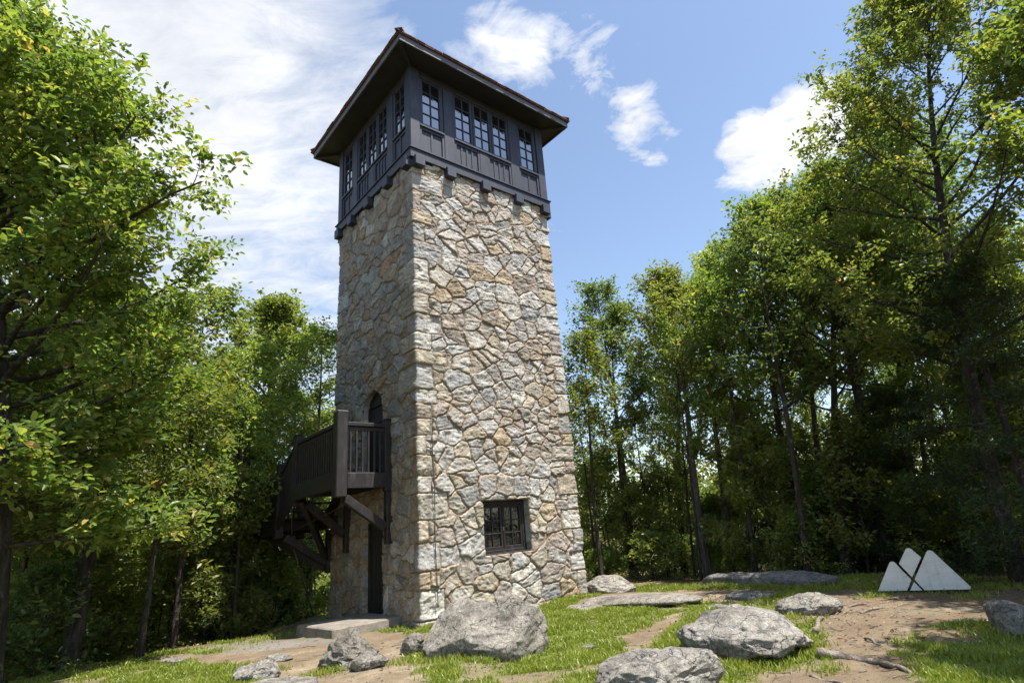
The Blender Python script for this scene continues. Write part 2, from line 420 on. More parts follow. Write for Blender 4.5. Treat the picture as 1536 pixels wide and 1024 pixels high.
# ------------------------------------------------------------------ tower stonework
Z_TOP = 11.05
def half(z): return 2.315 - .041 * np.asarray(z) / 10.76
OPEN = {0: [('rect', -.69, .66, 1.22, 2.40)],                                   # face toward the sun: casement window
        3: [('rect', -.42, .68, -.5, 2.20), ('arch', -.46, .64, 3.12, 4.90, .46)]}  # left face (u runs opposite to y)
def open_sd(face, u, v):
    d = np.full(u.shape, 1e3)
    for o in OPEN.get(face, []):
        cx = (o[1] + o[2]) / 2; hw = (o[2] - o[1]) / 2
        if o[0] == 'rect':
            q1 = np.abs(u - cx) - hw; q2 = np.abs(v - (o[3] + o[4]) / 2) - (o[4] - o[3]) / 2
        else:
            top = o[4] + o[5] * np.sqrt(np.clip(1 - ((u - cx) / hw) ** 2, 0, 1))
            q1 = np.abs(u - cx) - hw; q2 = np.maximum(v - top, o[3] - v)
        dd = np.where((q1 > 0) & (q2 > 0), np.hypot(np.maximum(q1, 0), np.maximum(q2, 0)), np.maximum(q1, q2))
        d = np.minimum(d, dd)
    return d
PAL = np.array([(.45,.445,.435), (.385,.385,.385), (.32,.32,.32), (.48,.46,.425), (.40,.37,.32), (.44,.39,.31), (.41,.33,.23),
                (.36,.28,.19), (.40,.25,.14), (.33,.29,.25), (.27,.27,.27), (.38,.33,.30)])
PAL = PAL * .92 + PAL.mean(1, keepdims=True) * .08 * np.array([1.02, 1.0, .96])
PW = np.array([20, 15, 9, 16, 10, 7, 3.2, 3.2, 1.5, 6, 4, 7.]); PW /= PW.sum()
def face_stones(face, u, v, rng):
    """height above the mortar, colour, mortar mask for points (u,v) of one face"""
    n = len(u)
    # irregular seeds, wider than tall
    seeds = []
    z = -.6; row = 0
    while z < Z_TOP + .6:
        hgt = rng.uniform(.25, .47); x = -2.6 + rng.uniform(0, .4)
        while x < 2.7:
            w = rng.uniform(.28, .92) * (.82 + .5 * (hgt - .25) / .22)
            seeds.append((x + w / 2 + rng.uniform(-.06, .06), z + hgt / 2 + rng.uniform(-.12, .12)))
            if rng.random() < .27: seeds.append((x + w * rng.uniform(.0, 1.0), z + hgt * rng.uniform(.8, 1.1)))
            if rng.random() < .12: seeds.append((x + w * rng.uniform(.3, .9), z + hgt * rng.uniform(.0, .3)))
            x += w
        z += hgt
    S = np.array(seeds)
    if face == 0:      # the big lintel stones over the casement
        keep = ~((S[:, 0] > -1.0) & (S[:, 0] < .98) & (S[:, 1] > 2.30) & (S[:, 1] < 3.12)); S = S[keep]
        S = np.concatenate([S, [(-.56, 2.72), (.0, 2.72), (.46, 2.70), (-1.12, 2.62), (1.02, 2.70), (-.5, 3.25), (.2, 3.28), (.7, 3.2)]])
    if face == 3:      # ring of narrow stones round the arched doorway
        cx = .13
        keep = np.hypot((S[:, 0] - cx) / .95, (S[:, 1] - 4.95) / .95) > .80
        keep |= S[:, 1] < 4.6
        S = S[keep]
        ang = np.linspace(.12, PI - .12, 8)
        S = np.concatenate([S, np.stack([cx + .72 * np.cos(ang), 4.95 + .68 * np.sin(ang)], 1)])
        keep = ~((S[:, 0] > -.35) & (S[:, 0] < .75) & (S[:, 1] > 2.2) & (S[:, 1] < 2.75)); S = S[keep]
        S = np.concatenate([S, [(.18, 2.42)]])
    k = len(S)
    wu = u + .055 * fbm(P3(u * 2.6, v * 2.6, face * 7.0), 3, 51) + .012 * fbm(P3(u * 14, v * 14, face), 2, 52)
    wv = v + .050 * fbm(P3(u * 2.6, v * 2.6, face * 7.0 + 40), 3, 53) + .012 * fbm(P3(u * 14, v * 14, face), 2, 54)
    an = 1.25                                                    # metric: stones wider than tall
    cell = .62
    best = np.full(n, 1e9); sec = np.full(n, 1e9); thd = np.full(n, 1e9); bi = np.zeros(n, int); si = np.zeros(n, int); ti = np.zeros(n, int)
    order = np.argsort(wv); vs = wv[order]
    step = .25
    for z0 in np.arange(vs.min(), vs.max() + step, step):
        a, b = np.searchsorted(vs, [z0, z0 + step])
        if a == b: continue
        ii = order[a:b]
        cand = np.where(np.abs(S[:, 1] - z0 - step / 2) < 1.0)[0]
        for c0 in np.arange(-2.7, 2.7, cell):
            jj = ii[(wu[ii] >= c0) & (wu[ii] < c0 + cell)]
            if not len(jj): continue
            cc = cand[np.abs(S[cand, 0] - c0 - cell / 2) < 1.35]
            D = (wu[jj, None] - S[None, cc, 0]) ** 2 + ((wv[jj, None] - S[None, cc, 1]) * an) ** 2
            o2 = np.argpartition(D, 2, 1)[:, :3]
            d0 = np.take_along_axis(D, o2, 1); srt = np.argsort(d0, 1)
            o2 = np.take_along_axis(o2, srt, 1); d0 = np.take_along_axis(d0, srt, 1)
            best[jj] = d0[:, 0]; sec[jj] = d0[:, 1]; thd[jj] = d0[:, 2]; bi[jj] = cc[o2[:, 0]]; si[jj] = cc[o2[:, 1]]; ti[jj] = cc[o2[:, 2]]
    sep = np.sqrt((S[bi, 0] - S[si, 0]) ** 2 + ((S[bi, 1] - S[si, 1]) * an) ** 2) + 1e-6
    sep3 = np.sqrt((S[bi, 0] - S[ti, 0]) ** 2 + ((S[bi, 1] - S[ti, 1]) * an) ** 2) + 1e-6
    e2 = (sec - best) / (2 * sep); e3 = (thd - best) / (2 * sep3) + 1e-6
    edge = np.minimum(e2, 1.45 * e2 * e3 / (e2 + e3))            # corners of the stones are worn round
    sid = bi.copy()
    cxs, cys = S[bi, 0], S[bi, 1]
    # corner quoins, alternating long and short round the corner; same courses on both faces of a corner
    hw = half(v)
    for side in (-1, 1):
        corner = face if side < 0 else (face + 1) % 4
        qr = np.random.default_rng(900 + corner)
        zb = -.5; bounds = [zb]
        while zb < Z_TOP + .5: zb += qr.uniform(.30, .62); bounds.append(zb)
        bounds = np.array(bounds); lens = qr.uniform(.22, .52, len(bounds)); alt = (np.arange(len(bounds)) + corner) % 2
        wv2 = v + .02 * fbm(P3(u * 2, v * 2, 5 + corner), 2, 60)
        kk = np.clip(np.searchsorted(bounds, wv2) - 1, 0, len(bounds) - 2)
        ln = lens[kk] * np.where(alt[kk] == (0 if side < 0 else 1), 1.6, .8) + .03 * fbm(P3(u * 3, v * 3, corner), 2, 61)
        dist = (hw + side * -1 * u) if side > 0 else (hw + u)
        inq = dist < ln
        e2 = np.minimum(np.minimum(wv2 - bounds[kk], bounds[kk + 1] - wv2), ln - dist)
        edge = np.where(inq, e2, np.minimum(edge, np.maximum(dist - ln, 0)))
        sid = np.where(inq, 5000 + corner * 200 + kk, sid)
        cxs = np.where(inq, side * (hw - ln / 2), cxs); cys = np.where(inq, (bounds[kk] + bounds[kk + 1]) / 2, cys)
    od = open_sd(face, u, v)
    edge = np.minimum(edge, np.maximum(od, 0) + .004)
    key = sid * 1.0 + np.where(sid >= 5000, 0, face * 1000)
    def rnd(s): return _hash(key.astype(np.int64), np.full(n, s), np.full(n, 3), 77)
    prot = .028 + .036 * rnd(1)
    tilt = (rnd(2) - .5) * .12 * (u - cxs) + (rnd(3) - .5) * .15 * (v - cys)
    round_ = np.sqrt(np.clip(1 - (1 - np.clip(edge / (.028 + .042 * rnd(4)), 0, 1)) ** 2, 0, 1))
    body = prot + tilt + .016 * fbm(P3(u * 5, v * 7, key * .37), 4, 70) + .012 * np.abs(fbm(P3(u * 3.1, v * 9, key * .21), 3, 71))
    jm = sstep(.006, .020, edge + .004 * fbm(P3(u * 25, v * 25, 1.0 * face), 2, 72))
    h = (.008 + .003 * fbm(P3(u * 9, v * 9, face), 2, 74)) * (1 - jm) + jm * (.40 + .60 * round_) * np.maximum(body, .014) + .004 * fbm(P3(u * 20, v * 20, face), 2, 73)
    h = np.where(sid >= 5000, np.minimum(h, .07), h)
    cum = np.cumsum(PW); ci = np.searchsorted(cum, rnd(5) * .9999)
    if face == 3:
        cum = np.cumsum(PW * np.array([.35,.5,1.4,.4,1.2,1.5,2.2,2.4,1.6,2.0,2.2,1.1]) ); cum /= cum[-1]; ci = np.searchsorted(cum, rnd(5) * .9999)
    col = PAL[np.clip(ci, 0, len(PAL) - 1)] * (.82 + .36 * rnd(6))[:, None]
    # iron staining and lime creep along the joints, each stone to its own degree
    stain = sstep(.11, .0, edge + .03 * fbm(P3(u * 8, v * 8, face + 3), 3, 75)) * np.clip(rnd(7) * 1.5 - .35, 0, .75)
    tan = np.array([.34, .245, .15])[None] * (.75 + .5 * rnd(8))[:, None]
    col = col * (1 - stain[:, None]) + tan * stain[:, None]
    col = col * (.66 if face == 3 else .88)  # left face stones darkened so their colour carries that side's shade
    ga = rnd(9) * PI
    gu, gv = np.cos(ga) * (u - cxs) - np.sin(ga) * (v - cys), np.sin(ga) * (u - cxs) + np.cos(ga) * (v - cys)
    gr_ = np.stack([gu * 4, gv * 22, rnd(10) * 50], 1)
    h = h + .006 * jm * fbm(gr_, 3, 90)
    return h, col, 1 - jm, gr_

def build_wall(parent):
    NCOL = [300, 80, 80, 300]; rows = 730
    zz = np.linspace(-.35, Z_TOP, rows)
    norms = [(0, -1), (1, 0), (0, 1), (-1, 0)]
    # face f: u runs so that corner f is at u=-half, corner f+1 at u=+half (counter-clockwise from above)
    dirs = [(1, 0), (0, 1), (-1, 0), (0, -1)]
    cols = []; 
    Hs, Cs, Ms, Us, Gs = [], [], [], [], []
    for f in range(4):
        sgrid = np.linspace(-1, 1, NCOL[f] + 1)
        V_, S_ = np.meshgrid(zz, sgrid, indexing='ij'); hv = half(V_); U_ = S_ * hv
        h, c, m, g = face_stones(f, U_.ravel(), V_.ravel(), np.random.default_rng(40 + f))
        Hs.append(h.reshape(U_.shape)); Cs.append(c.reshape(*U_.shape, 3)); Ms.append(m.reshape(U_.shape)); Us.append(U_); Gs.append(g.reshape(*U_.shape, 3))
    Vp, Vc, Vm, Vg = [], [], [], []; ncol = sum(NCOL); start = np.cumsum([0] + NCOL[:-1])
    keep = []
    for f in range(4):
        nf = NCOL[f]; d = dirs[f]; nn = norms[f]; pf = (f - 1) % 4; pn = norms[pf]
        U_, H_ = Us[f][:, :nf], Hs[f][:, :nf]; hv = half(zz)[:, None]
        X = d[0] * U_ + nn[0] * (hv + H_); Y = d[1] * U_ + nn[1] * (hv + H_)
        # the shared corner column moves out along both normals
        h0 = np.minimum(Hs[f][:, 0], Hs[pf][:, -1]) * .9; cc = hv[:, 0] + h0
        X[:, 0] = nn[0] * cc + pn[0] * cc; Y[:, 0] = nn[1] * cc + pn[1] * cc
        Vp.append(np.stack([X, Y, np.broadcast_to(zz[:, None], X.shape)], -1)); Vc.append(Cs[f][:, :nf]); Vm.append(Ms[f][:, :nf]); Vg.append(Gs[f][:, :nf])
        # which quads stay
        sg = np.linspace(-1, 1, nf + 1); sm = (sg[1:] + sg[:-1]) / 2; zm = (zz[1:] + zz[:-1]) / 2
        Vz, Sm = np.meshgrid(zm, sm, indexing='ij')
        keep.append(open_sd(f, (Sm * half(Vz)).ravel(), Vz.ravel()).reshape(Vz.shape) > 0)
    P = np.concatenate(Vp, 1); Cc = np.concatenate(Vc, 1); Mm = np.concatenate(Vm, 1); K = np.concatenate(keep, 1)
    idx = np.arange(rows * ncol).reshape(rows, ncol); nx = np.roll(idx, -1, 1)
    Fq = np.stack([idx[:-1], nx[:-1], nx[1:], idx[1:]], -1)[K]
    V = P.reshape(-1, 3); col = Cc.reshape(-1, 3); mor = Mm.ravel(); grn = np.concatenate(Vg, 1).reshape(-1, 3)
    # stone reveals lining each opening
    eV, eF, eC, eM = [], [], [], []; base = len(V)
    for f, lst in OPEN.items():
        for o in lst:
            depth = .38 if o[0] == 'rect' and f == 0 else .55
            if o[0] == 'rect': loop = [(o[1], o[3]), (o[2], o[3]), (o[2], o[4]), (o[1], o[4])]
            else:
                cx = (o[1] + o[2]) / 2; hw = (o[2] - o[1]) / 2
                loop = [(o[1], o[3]), (o[2], o[3])] + [(cx + hw * math.cos(a), o[4] + o[5] * math.sin(a)) for a in np.linspace(0, PI, 13)]
            pts = []
            for i in range(len(loop)):
                a = np.array(loop[i]); b = np.array(loop[(i + 1) % len(loop)]); k = max(1, int(np.linalg.norm(b - a) / .05))
                pts += [a + (b - a) * j / k for j in range(k)]
            pts = np.array(pts); nd = 9; n = len(pts)
            rr = np.random.default_rng(5).uniform
            for j in range(nd):
                t = -.012 + depth * j / (nd - 1)
                nz = .012 * fbm(P3(pts[:, 0] * 6, pts[:, 1] * 6, t * 6 + f), 3, 80)
                cx_, cy_ = pts.mean(0); vec = pts - (cx_, cy_); vec /= np.linalg.norm(vec, axis=1)[:, None] + 1e-9
                q = pts + vec * (nz + .004)[:, None]
                hv = half(q[:, 1]) - t + .0
                eV.append(np.stack([dirs[f][0] * q[:, 0] + norms[f][0] * hv, dirs[f][1] * q[:, 0] + norms[f][1] * hv, q[:, 1]], 1))
                kk = np.floor(pts[:, 1] / .34).astype(np.int64)
                pick = PAL[(_hash(kk, np.full(n, f), (pts[:, 0] > cx_).astype(np.int64), 8) * 7).astype(int)]
                eC.append(pick * .9); eM.append(((pts[:, 1] / .34) % 1 < .07) * 1.0)
            i = base + np.arange(nd * n).reshape(nd, n); nx2 = np.roll(i, -1, 1)
            eF.append(np.stack([i[:-1], i[1:], nx2[1:], nx2[:-1]], -1).reshape(-1, 4)); base += nd * n
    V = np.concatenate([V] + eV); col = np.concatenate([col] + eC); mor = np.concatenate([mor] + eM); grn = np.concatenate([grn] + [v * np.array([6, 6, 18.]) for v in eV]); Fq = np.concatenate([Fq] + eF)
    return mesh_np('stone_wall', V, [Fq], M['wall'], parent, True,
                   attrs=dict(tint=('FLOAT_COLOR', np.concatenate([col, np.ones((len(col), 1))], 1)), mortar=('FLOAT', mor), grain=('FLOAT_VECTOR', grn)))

tower = empty('observation_tower', (TX, TY, 0), YAW)
tag(tower, 'tall square fieldstone lookout tower with dark timber cabin and hipped roof', 'tower')
build_wall(tower)

def rot4(f, p):
    """face-local (u, outward, z) to tower-local; face 0 looks along -y"""
    u, o, z = p
    return [(u, -o, z), (o, u, z), (-u, o, z), (-o, -u, z)][f]
class FB(MB):
    def __init__(s, f): super().__init__(); s.face = f
    def b(s, u0, u1, o0, o1, z0, z1):
        return s.hexa([rot4(s.face, p) for p in ((u0,o1,z0),(u1,o1,z0),(u1,o0,z0),(u0,o0,z0),(u0,o1,z1),(u1,o1,z1),(u1,o0,z1),(u0,o0,z1))])

# --- casement window low on the sunny face
fw = FB(0); o0, o1 = 2.05, 2.15
u0, u1, z0, z1 = -.685, .655, 1.225, 2.395
fw.b(u0, u0+.09, o0, o1, z0, z1); fw.b(u1-.09, u1, o0, o1, z0, z1); fw.b(u0+.09, u1-.09, o0, o1, z1-.09, z1); fw.b(u0+.09, u1-.09, o0, o1, z0, z0+.08)
casement = fw.build('casement_window', M['brown'], tower, .006)
FB(0).b(u0-.02, u1+.02, 2.10, 2.33, z0-.06, z0+.012).build('sill', M['brown'], casement, .006)
for a, b in ((u0+.095, -.025), (-.005, u1-.095)):
    s = FB(0); w = .055; zz0, zz1 = z0+.085, z1-.095
    s.b(a, a+w, 2.07, 2.135, zz0, zz1); s.b(b-w, b, 2.07, 2.135, zz0, zz1); s.b(a+w, b-w, 2.07, 2.135, zz0, zz0+.07); s.b(a+w, b-w, 2.07, 2.135, zz1-w, zz1)
    mu = (a+b)/2; s.b(mu-.014, mu+.014, 2.08, 2.125, zz0+.07, zz1-w)
    for k in (1, 2):
        zc = zz0+.07+(zz1-w-zz0-.07)*k/3
        s.b(a+w, mu-.015, 2.08, 2.125, zc-.014, zc+.014); s.b(mu+.015, b-w, 2.08, 2.125, zc-.014, zc+.014)
    s.build('sash', M['brown'], casement, .004)
    FB(0).b(a+w-.01, b-w+.01, 2.088, 2.098, zz0+.06, zz1-w+.01).build('pane', M['glass_dark'], casement)
FB(0).b(-.03, .0, 2.135, 2.16, 1.72, 1.80).build('latch', M['iron'], casement, .004)

# --- ground door and upper balcony door on the shaded face (face 3: u = -y)
def plank_door(u0, u1, z0, z1, name, arch=0.0):
    d = FB(3); k = 5; w = (u1-u0)/k
    for i in range(k): d.b(u0+i*w+.006, u0+(i+1)*w-.006, 2.10, 2.15, z0+.02, z1)
    o = d.build(name, M['door'], tower, .005)
    for zc in (z0+.3, z1-.35): FB(3).b(u0+.04, u1-.04, 2.152, 2.18, zc-.07, zc+.07).build('batten', M['door'], o, .004)
    fr = FB(3); fr.b(u0-.09, u0-.003, 2.06, 2.185, z0, z1+arch+.05); fr.b(u1+.003, u1+.09, 2.06, 2.185, z0, z1+arch+.05); fr.b(u0-.003, u1+.003, 2.06, 2.18, z1+.01, z1+arch+.4)
    fr.build('door_frame', M['door'], o, .005)
    h = FB(3); h.b(u1-.12, u1-.09, 2.182, 2.23, z0+1.0, z0+1.16); h.build('handle', M['iron'], o, .006)
    return o
plank_door(-.34, .60, .06, 2.12, 'entrance_door')
plank_door(-.38, .56, 3.20, 5.0, 'balcony_door', .0)

# --- lightning conductor down the sunny face beside the quoins
cb = MB(); pts = []; zz = 4.6
while zz > .1: pts.append((-1.99 + .01 * math.sin(zz * 3), -(float(half(zz)) + .088), zz)); zz -= .25
cb.tube(pts, .010, 6).build('conductor_cable', M['cable'], tower, smooth=True)

# --- lookout cabin
CZ0, CZ1, CH = 11.33, 14.02, 2.37
def cab():
    core = MB()
    for f in range(4):
        b = FB(f)
        # solid wall sheet set behind the posts, with openings framed by the pieces below
        b.b(-2.30, 2.30, 2.24, 2.296, CZ0-.02, 12.16)
        b.b(-2.30, 2.30, 2.24, 2.262, 13.76, CZ1)
        k = len(core.v); core.v += b.v; core.f += [[i + k for i in q] for q in b.f]
    wall = core.build('cabin_wall', M['navy'], tower)
    for f in range(4):
        fz = FB(f).b(-2.085, 2.085, 2.265, 2.345, 13.77, CZ1).build('frieze_board', M['navy_dark'], wall, .006)
        for uc in (-1.16, 1.16): FB(f).b(uc-.16, uc+.16, 2.22, 2.352, CZ0+.002, 13.768).build('post', M['navy'], wall, .008)
        # corner post shared by two faces
        c = MB(); q = [rot4(f, (-2.37, 2.37, 0)), rot4(f, (-2.088, 2.088, 0))]
        xs = sorted((q[0][0], q[1][0])); ys = sorted((q[0][1], q[1][1]))
        c.box(xs[0], xs[1], ys[0], ys[1], CZ0+.002, CZ1-.003).build('corner_post', M['navy'], wall, .010)
        # sill boards
        for a, b in ((-2.086, -1.322), (-.998, .998), (1.322, 2.086)):
            FB(f).b(a, b, 2.265, 2.375, 12.155, 12.215).build('sill', M['navy'], wall, .006)
        # panels with battens below the sills
        for a, b, n in ((-2.086, -1.322, 2), (-.998, -.142, 4), (.142, .998, 4), (1.322, 2.086, 2)):
            p = FB(f); p.b(a, a+.07, 2.298, 2.335, CZ0+.003, 12.153); p.b(b-.07, b, 2.298, 2.335, CZ0+.003, 12.153)
            p.b(a+.07, b-.07, 2.298, 2.33, 12.07, 12.153); p.b(a+.07, b-.07, 2.298, 2.33, CZ0+.003, 11.45)
            for i in range(1, n):
                uu = a+.07+(b-a-.14)*i/n; p.b(uu-.03, uu+.03, 2.298, 2.318, 11.45, 12.07)
            p.build('panel', M['navy'], wall, .005)
        FB(f).b(-.140, .140, 2.298, 2.342, CZ0+.003, 12.153).build('stile', M['navy'], wall, .006)
    # windows: five to a face
    for f in range(4):
        for uc in (-1.704, -.665, 0, .665, 1.704):
            w2 = .372 if abs(uc) > 1 else .325; a, b = uc-w2, uc+w2; z0, z1 = 12.217, 13.765
            s = FB(f); st = .075 if w2 < .35 else .11
            s.b(a, a+st, 2.25, 2.33, z0, z1); s.b(b-st, b, 2.25, 2.33, z0, z1); s.b(a+st, b-st, 2.25, 2.325, z0, z0+.08); s.b(a+st, b-st, 2.25, 2.325, z1-.05, z1)
            s.b(uc-.016, uc+.016, 2.27, 2.315, z0+.08, z1-.05)
            for k in (1, 2, 3):
                zc = z0+.08+(z1-z0-.13)*k/4
                s.b(a+st, uc-.017, 2.27, 2.312, zc-.015, zc+.015); s.b(uc+.017, b-st, 2.27, 2.312, zc-.015, zc+.015)
            win = s.build('window', M['navy'], tower, .004)
            FB(f).b(a+st-.01, b-st+.01, 2.278, 2.288, z0+.07, z1-.04).build('pane', M['glass'], win)
    # skirt beam with a thin ledge, and the beam ends under it
    for f in range(4):
        e0 = -2.405 if f % 2 == 0 else -2.328
        sk = FB(f).b(e0, -e0, 2.33, 2.405, 11.04, CZ0-.03).build('skirt_beam', M['navy'], tower, .008)
        FB(f).b(-2.44 if f % 2 == 0 else -2.33, 2.44 if f % 2 == 0 else 2.33, 2.33, 2.44, CZ0-.028, CZ0).build('ledge', M['navy'], sk, .004)
        for uc in (-2.17, -1.22, -.07, 1.12, 2.17):
            FB(f).b(uc-.14, uc+.14, 2.28, 2.50, 10.80, 11.085).build('corbel', M['navy'], tower, .012)
    fl = MB().box(-2.3, 2.3, -2.3, 2.3, 11.04, 11.10).build('cabin_floor', M['navy_dark'], tower)
cab()

# --- hipped roof
def roof():
    E, z0, z1, apex = 3.0, 13.985, 14.19, 15.75
    nrow = 16; mb = MB()
    rng = random.Random(3)
    for f in range(4):
        for r in range(nrow):
            t0 = r / nrow; t1 = min(1.0, (r + 1.25) / nrow)
            e0 = (E + .07) * (1 - t0); e1 = (E + .07) * (1 - t1)
            za = z1 + .02 + (apex - z1) * t0; zb = z1 + .02 + (apex - z1) * t1
            n = max(1, int(2 * e0 / .26))
            for i in range(n):
                a = -1 + 2 * i / n; b = -1 + 2 * (i + 1) / n; j = rng.uniform(-.012, .012); th = rng.uniform(.018, .030); g = .004
                P = [(a*e0+g, e0+j, za), (b*e0-g, e0+j, za), (b*e1-g, e1, zb - .01), (a*e1+g, e1, zb - .01)]
                Q = [(p[0], p[1], p[2] + th * (1 if k < 2 else .3)) for k, p in enumerate(P)]
                mb.hexa([rot4(f, p) for p in P] + [rot4(f, p) for p in Q])
    rf = mb.build('roof', M['shingle'], tower)
    deck = MB(); deck.v = [Vector((x, y, z1)) for x, y in ((-E,-E),(E,-E),(E,E),(-E,E))] + [Vector((0, 0, apex - .02))]
    deck.f = [[0,1,4],[1,2,4],[2,3,4],[3,0,4],[3,2,1,0]]
    deck.build('roof_deck', M['navy_dark'], rf)
    for f in range(4):
        e = E if f % 2 == 0 else E - .045
        FB(f).b(-e, e, E-.045, E, z0, z1+.012).build('fascia', M['fascia'], rf, .006)
        FB(f).b(-e-.03 if f % 2 == 0 else -e-.045, e+.03 if f % 2 == 0 else e+.045, E+.001, E+.05, z1-.02, z1+.018).build('drip_edge', M['shingle'], rf, .003)
    so = MB().box(-(E-.047), E-.047, -(E-.047), E-.047, 14.025, 14.06)
    for k in range(23):                                        # soffit board joints on two sides read as thin battens
        x = -2.9 + k * .26
    so.build('soffit', M['navy_dark'], rf)
    hips = MB()
    for sx, sy in ((-1,-1),(1,-1),(1,1),(-1,1)):
        n = 11
        for k in range(n):
            t0 = k / n; t1 = min(1, (k + 1.2) / n)
            a = Vector((sx*(E+.05)*(1-t0), sy*(E+.05)*(1-t0), z1 + .085 + (apex-z1)*t0)); b = Vector((sx*(E+.08)*(1-t1), sy*(E+.08)*(1-t1), z1 + .065 + (apex-z1)*t1))
            hips.beam(a, b, .20, .035)
    hips.build('hip_cap', M['shingle'], rf)
    for sx, sy in ((-1,-1),(1,-1),(1,1),(-1,1)):               # hip rafter showing under the eave
        MB().beam((sx*2.37, sy*2.37, 13.985), (sx*2.93, sy*2.93, 13.985), .10, .08).build('rafter_end', M['navy_dark'], rf)
roof()

# ------------------------------------------------------------------ timber balcony on the shaded face
BO = (-2.95, 1.5, 0)
bw = toW(BO[0], BO[1]); balcony = empty('timber_balcony', (bw[0], bw[1], 0), YAW)
tag(balcony, 'dark brown timber balcony with railings bracketed to the shaded tower side', 'balcony')
def BB(): return MB(BO)
XI, XO, DK = -2.40, -3.62, 3.20
br = M['brown']
def post(x, y, z0, z1, s=.22):
    p = BB(); p.box(x-s/2, x+s/2, y-s/2, y+s/2, z0, z1)
    o = p.build('post', br, balcony, .018)
    c = BB(); t = [(x-s/2-.004, y-s/2-.004), (x+s/2+.004, y-s/2-.004), (x+s/2+.004, y+s/2+.004), (x-s/2-.004, y+s/2+.004)]
    c.hexa([(a, b, z1+.001) for a, b in t] + [(x+(a-x)*.8, y+(b-y)*.8, z1+.03) for a, b in t]).build('cap', br, o)
    return o
Y0, Y1, Y2, Y3 = -1.04, 1.62, 2.82, 4.55; DK2 = 2.56
post(XO+.10, Y0, 2.70, 4.56, .25); post(XI-.01, Y0, 2.80, 4.44, .17)
post(XO+.08, Y1, 2.75, 4.50, .2); post(XO+.08, Y2, 2.05, 3.93, .2); post(XO+.08, Y3, 2.05, 3.86, .2)
post(XI+.02, Y3, 2.05, 3.86, .2)
def rail(a, b):
    BB().beam(a, b, .13, .09).build('handrail', br, balcony, .012)
    a2 = Vector(a) - Vector((0, 0, .10)); b2 = Vector(b) - Vector((0, 0, .10))
    BB().beam(a2, b2, .06, .08).build('under_rail', br, balcony, .006)
rail((XO+.23, Y0, 4.30), (XI-.1, Y0, 4.30)); rail((XO+.08, Y0+.13, 4.30), (XO+.08, Y1-.10, 4.30))
rail((XO+.08, Y1+.10, 4.25), (XO+.08, Y2-.10, 3.66)); rail((XO+.08, Y2+.10, 3.62), (XO+.08, Y3-.10, 3.62)); rail((XO+.19, Y3, 3.62), (XI-.09, Y3, 3.62))
def balusters(a, b, n, z0a, z0b, z1a, z1b, s=.045):
    for i in range(n):
        t = (i + .5) / n; x = a[0]+(b[0]-a[0])*t; y = a[1]+(b[1]-a[1])*t
        BB().box(x-s/2, x+s/2, y-s/2, y+s/2, z0a+(z0b-z0a)*t, z1a+(z1b-z1a)*t).build('baluster', br, balcony, .004)
balusters((XO+.26, Y0), (XI-.12, Y0), 6, 3.22, 3.22, 4.17, 4.17)
balusters((XO+.08, Y0+.15), (XO+.08, Y1-.12), 17, 3.22, 3.22, 4.17, 4.17, .085)
balusters((XO+.08, Y1+.12), (XO+.08, Y2-.12), 8, 3.12, 2.58, 4.12, 3.55, .085)
balusters((XO+.08, Y2+.12), (XO+.08, Y3-.12), 11, 2.58, 2.58, 3.49, 3.49, .10)
balusters((XO+.22, Y3), (XI-.12, Y3), 6, 2.58, 2.58, 3.49, 3.49)
dk = BB()
for i in range(9): x = XO+.06 + i * .137; dk.box(x, x+.129, Y0-.02, Y1+.1, DK-.045, DK)
dk.build('deck', br, balcony, .004)
dk = BB()
for i in range(9): x = XO+.06 + i * .137; dk.box(x, x+.129, Y2-.1, Y3+.1, DK2-.045, DK2)
dk.build('deck', br, balcony, .004)
for i in range(3): BB().box(XO+.06, XI+.02, Y1+.12+i*.36, Y1+.45+i*.36, DK-.16*(i+1)-.04, DK-.16*(i+1)).build('tread', br, balcony, .006)
for x in (XO+.03, XI): BB().hexa([(x-.035, Y1+.1, 2.80), (x+.035, Y1+.1, 2.80), (x+.035, Y2, 2.22), (x-.035, Y2, 2.22), (x-.035, Y1+.1, 3.14), (x+.035, Y1+.1, 3.14), (x+.035, Y2, 2.52), (x-.035, Y2, 2.52)]).build('stringer', br, balcony, .006)
def bm(name, x0, x1, y0, y1, z0, z1): BB().box(x0, x1, y0, y1, z0, z1).build(name, br, balcony, .010)
bm('end_beam', XO+.235, XI+.05, Y0-.09, Y0+.02, 2.88, 3.215)
bm('side_beam', XO-.035, XO+.045, Y0+.13, Y1+.08, 2.88, 3.235)
bm('side_beam', XO-.02, XO+.06, Y2-.05, Y3+.02, 2.14, 2.54)
bm('end_beam', XO+.19, XI+.05, Y3-.04, Y3+.06, 2.14, 2.54)
bm('wall_beam', XI-.05, XI+.07, Y0+.13, Y1+.1, 2.92, 3.15); bm('wall_beam', XI-.05, XI+.07, Y1+.2, Y3-.06, 2.2, 2.5)
for y in (0.2, 1.15): bm('joist', XO+.05, XI-.06, y-.05, y+.05, 2.95, 3.14)
for y in (3.2, 3.7): bm('joist', XO+.07, XI-.06, y-.05, y+.05, 2.24, 2.5)
def bracket(y, ztop, zbot, zb1, x_out=XO+.22):
    p = BB(); p.box(XI-.06, XI+.09, y-.08, y+.08, zbot, ztop); k = p.build('wall_post', br, balcony, .014)
    BB().beam((x_out, y, ztop-.12), (XI-.07, y, zb1), .15, .18).build('brace', br, balcony, .012)
bracket(Y0, 2.80, 1.66, 2.02); bracket(1.22, 2.90, 1.55, 2.0); bracket(2.36, 2.18, 1.10, 1.36, XO+.1)
BB().beam((XO+.2, 3.75, 2.12), (XI-.0, 2.55, 1.22), .16, .18).build('brace', br, balcony, .012)
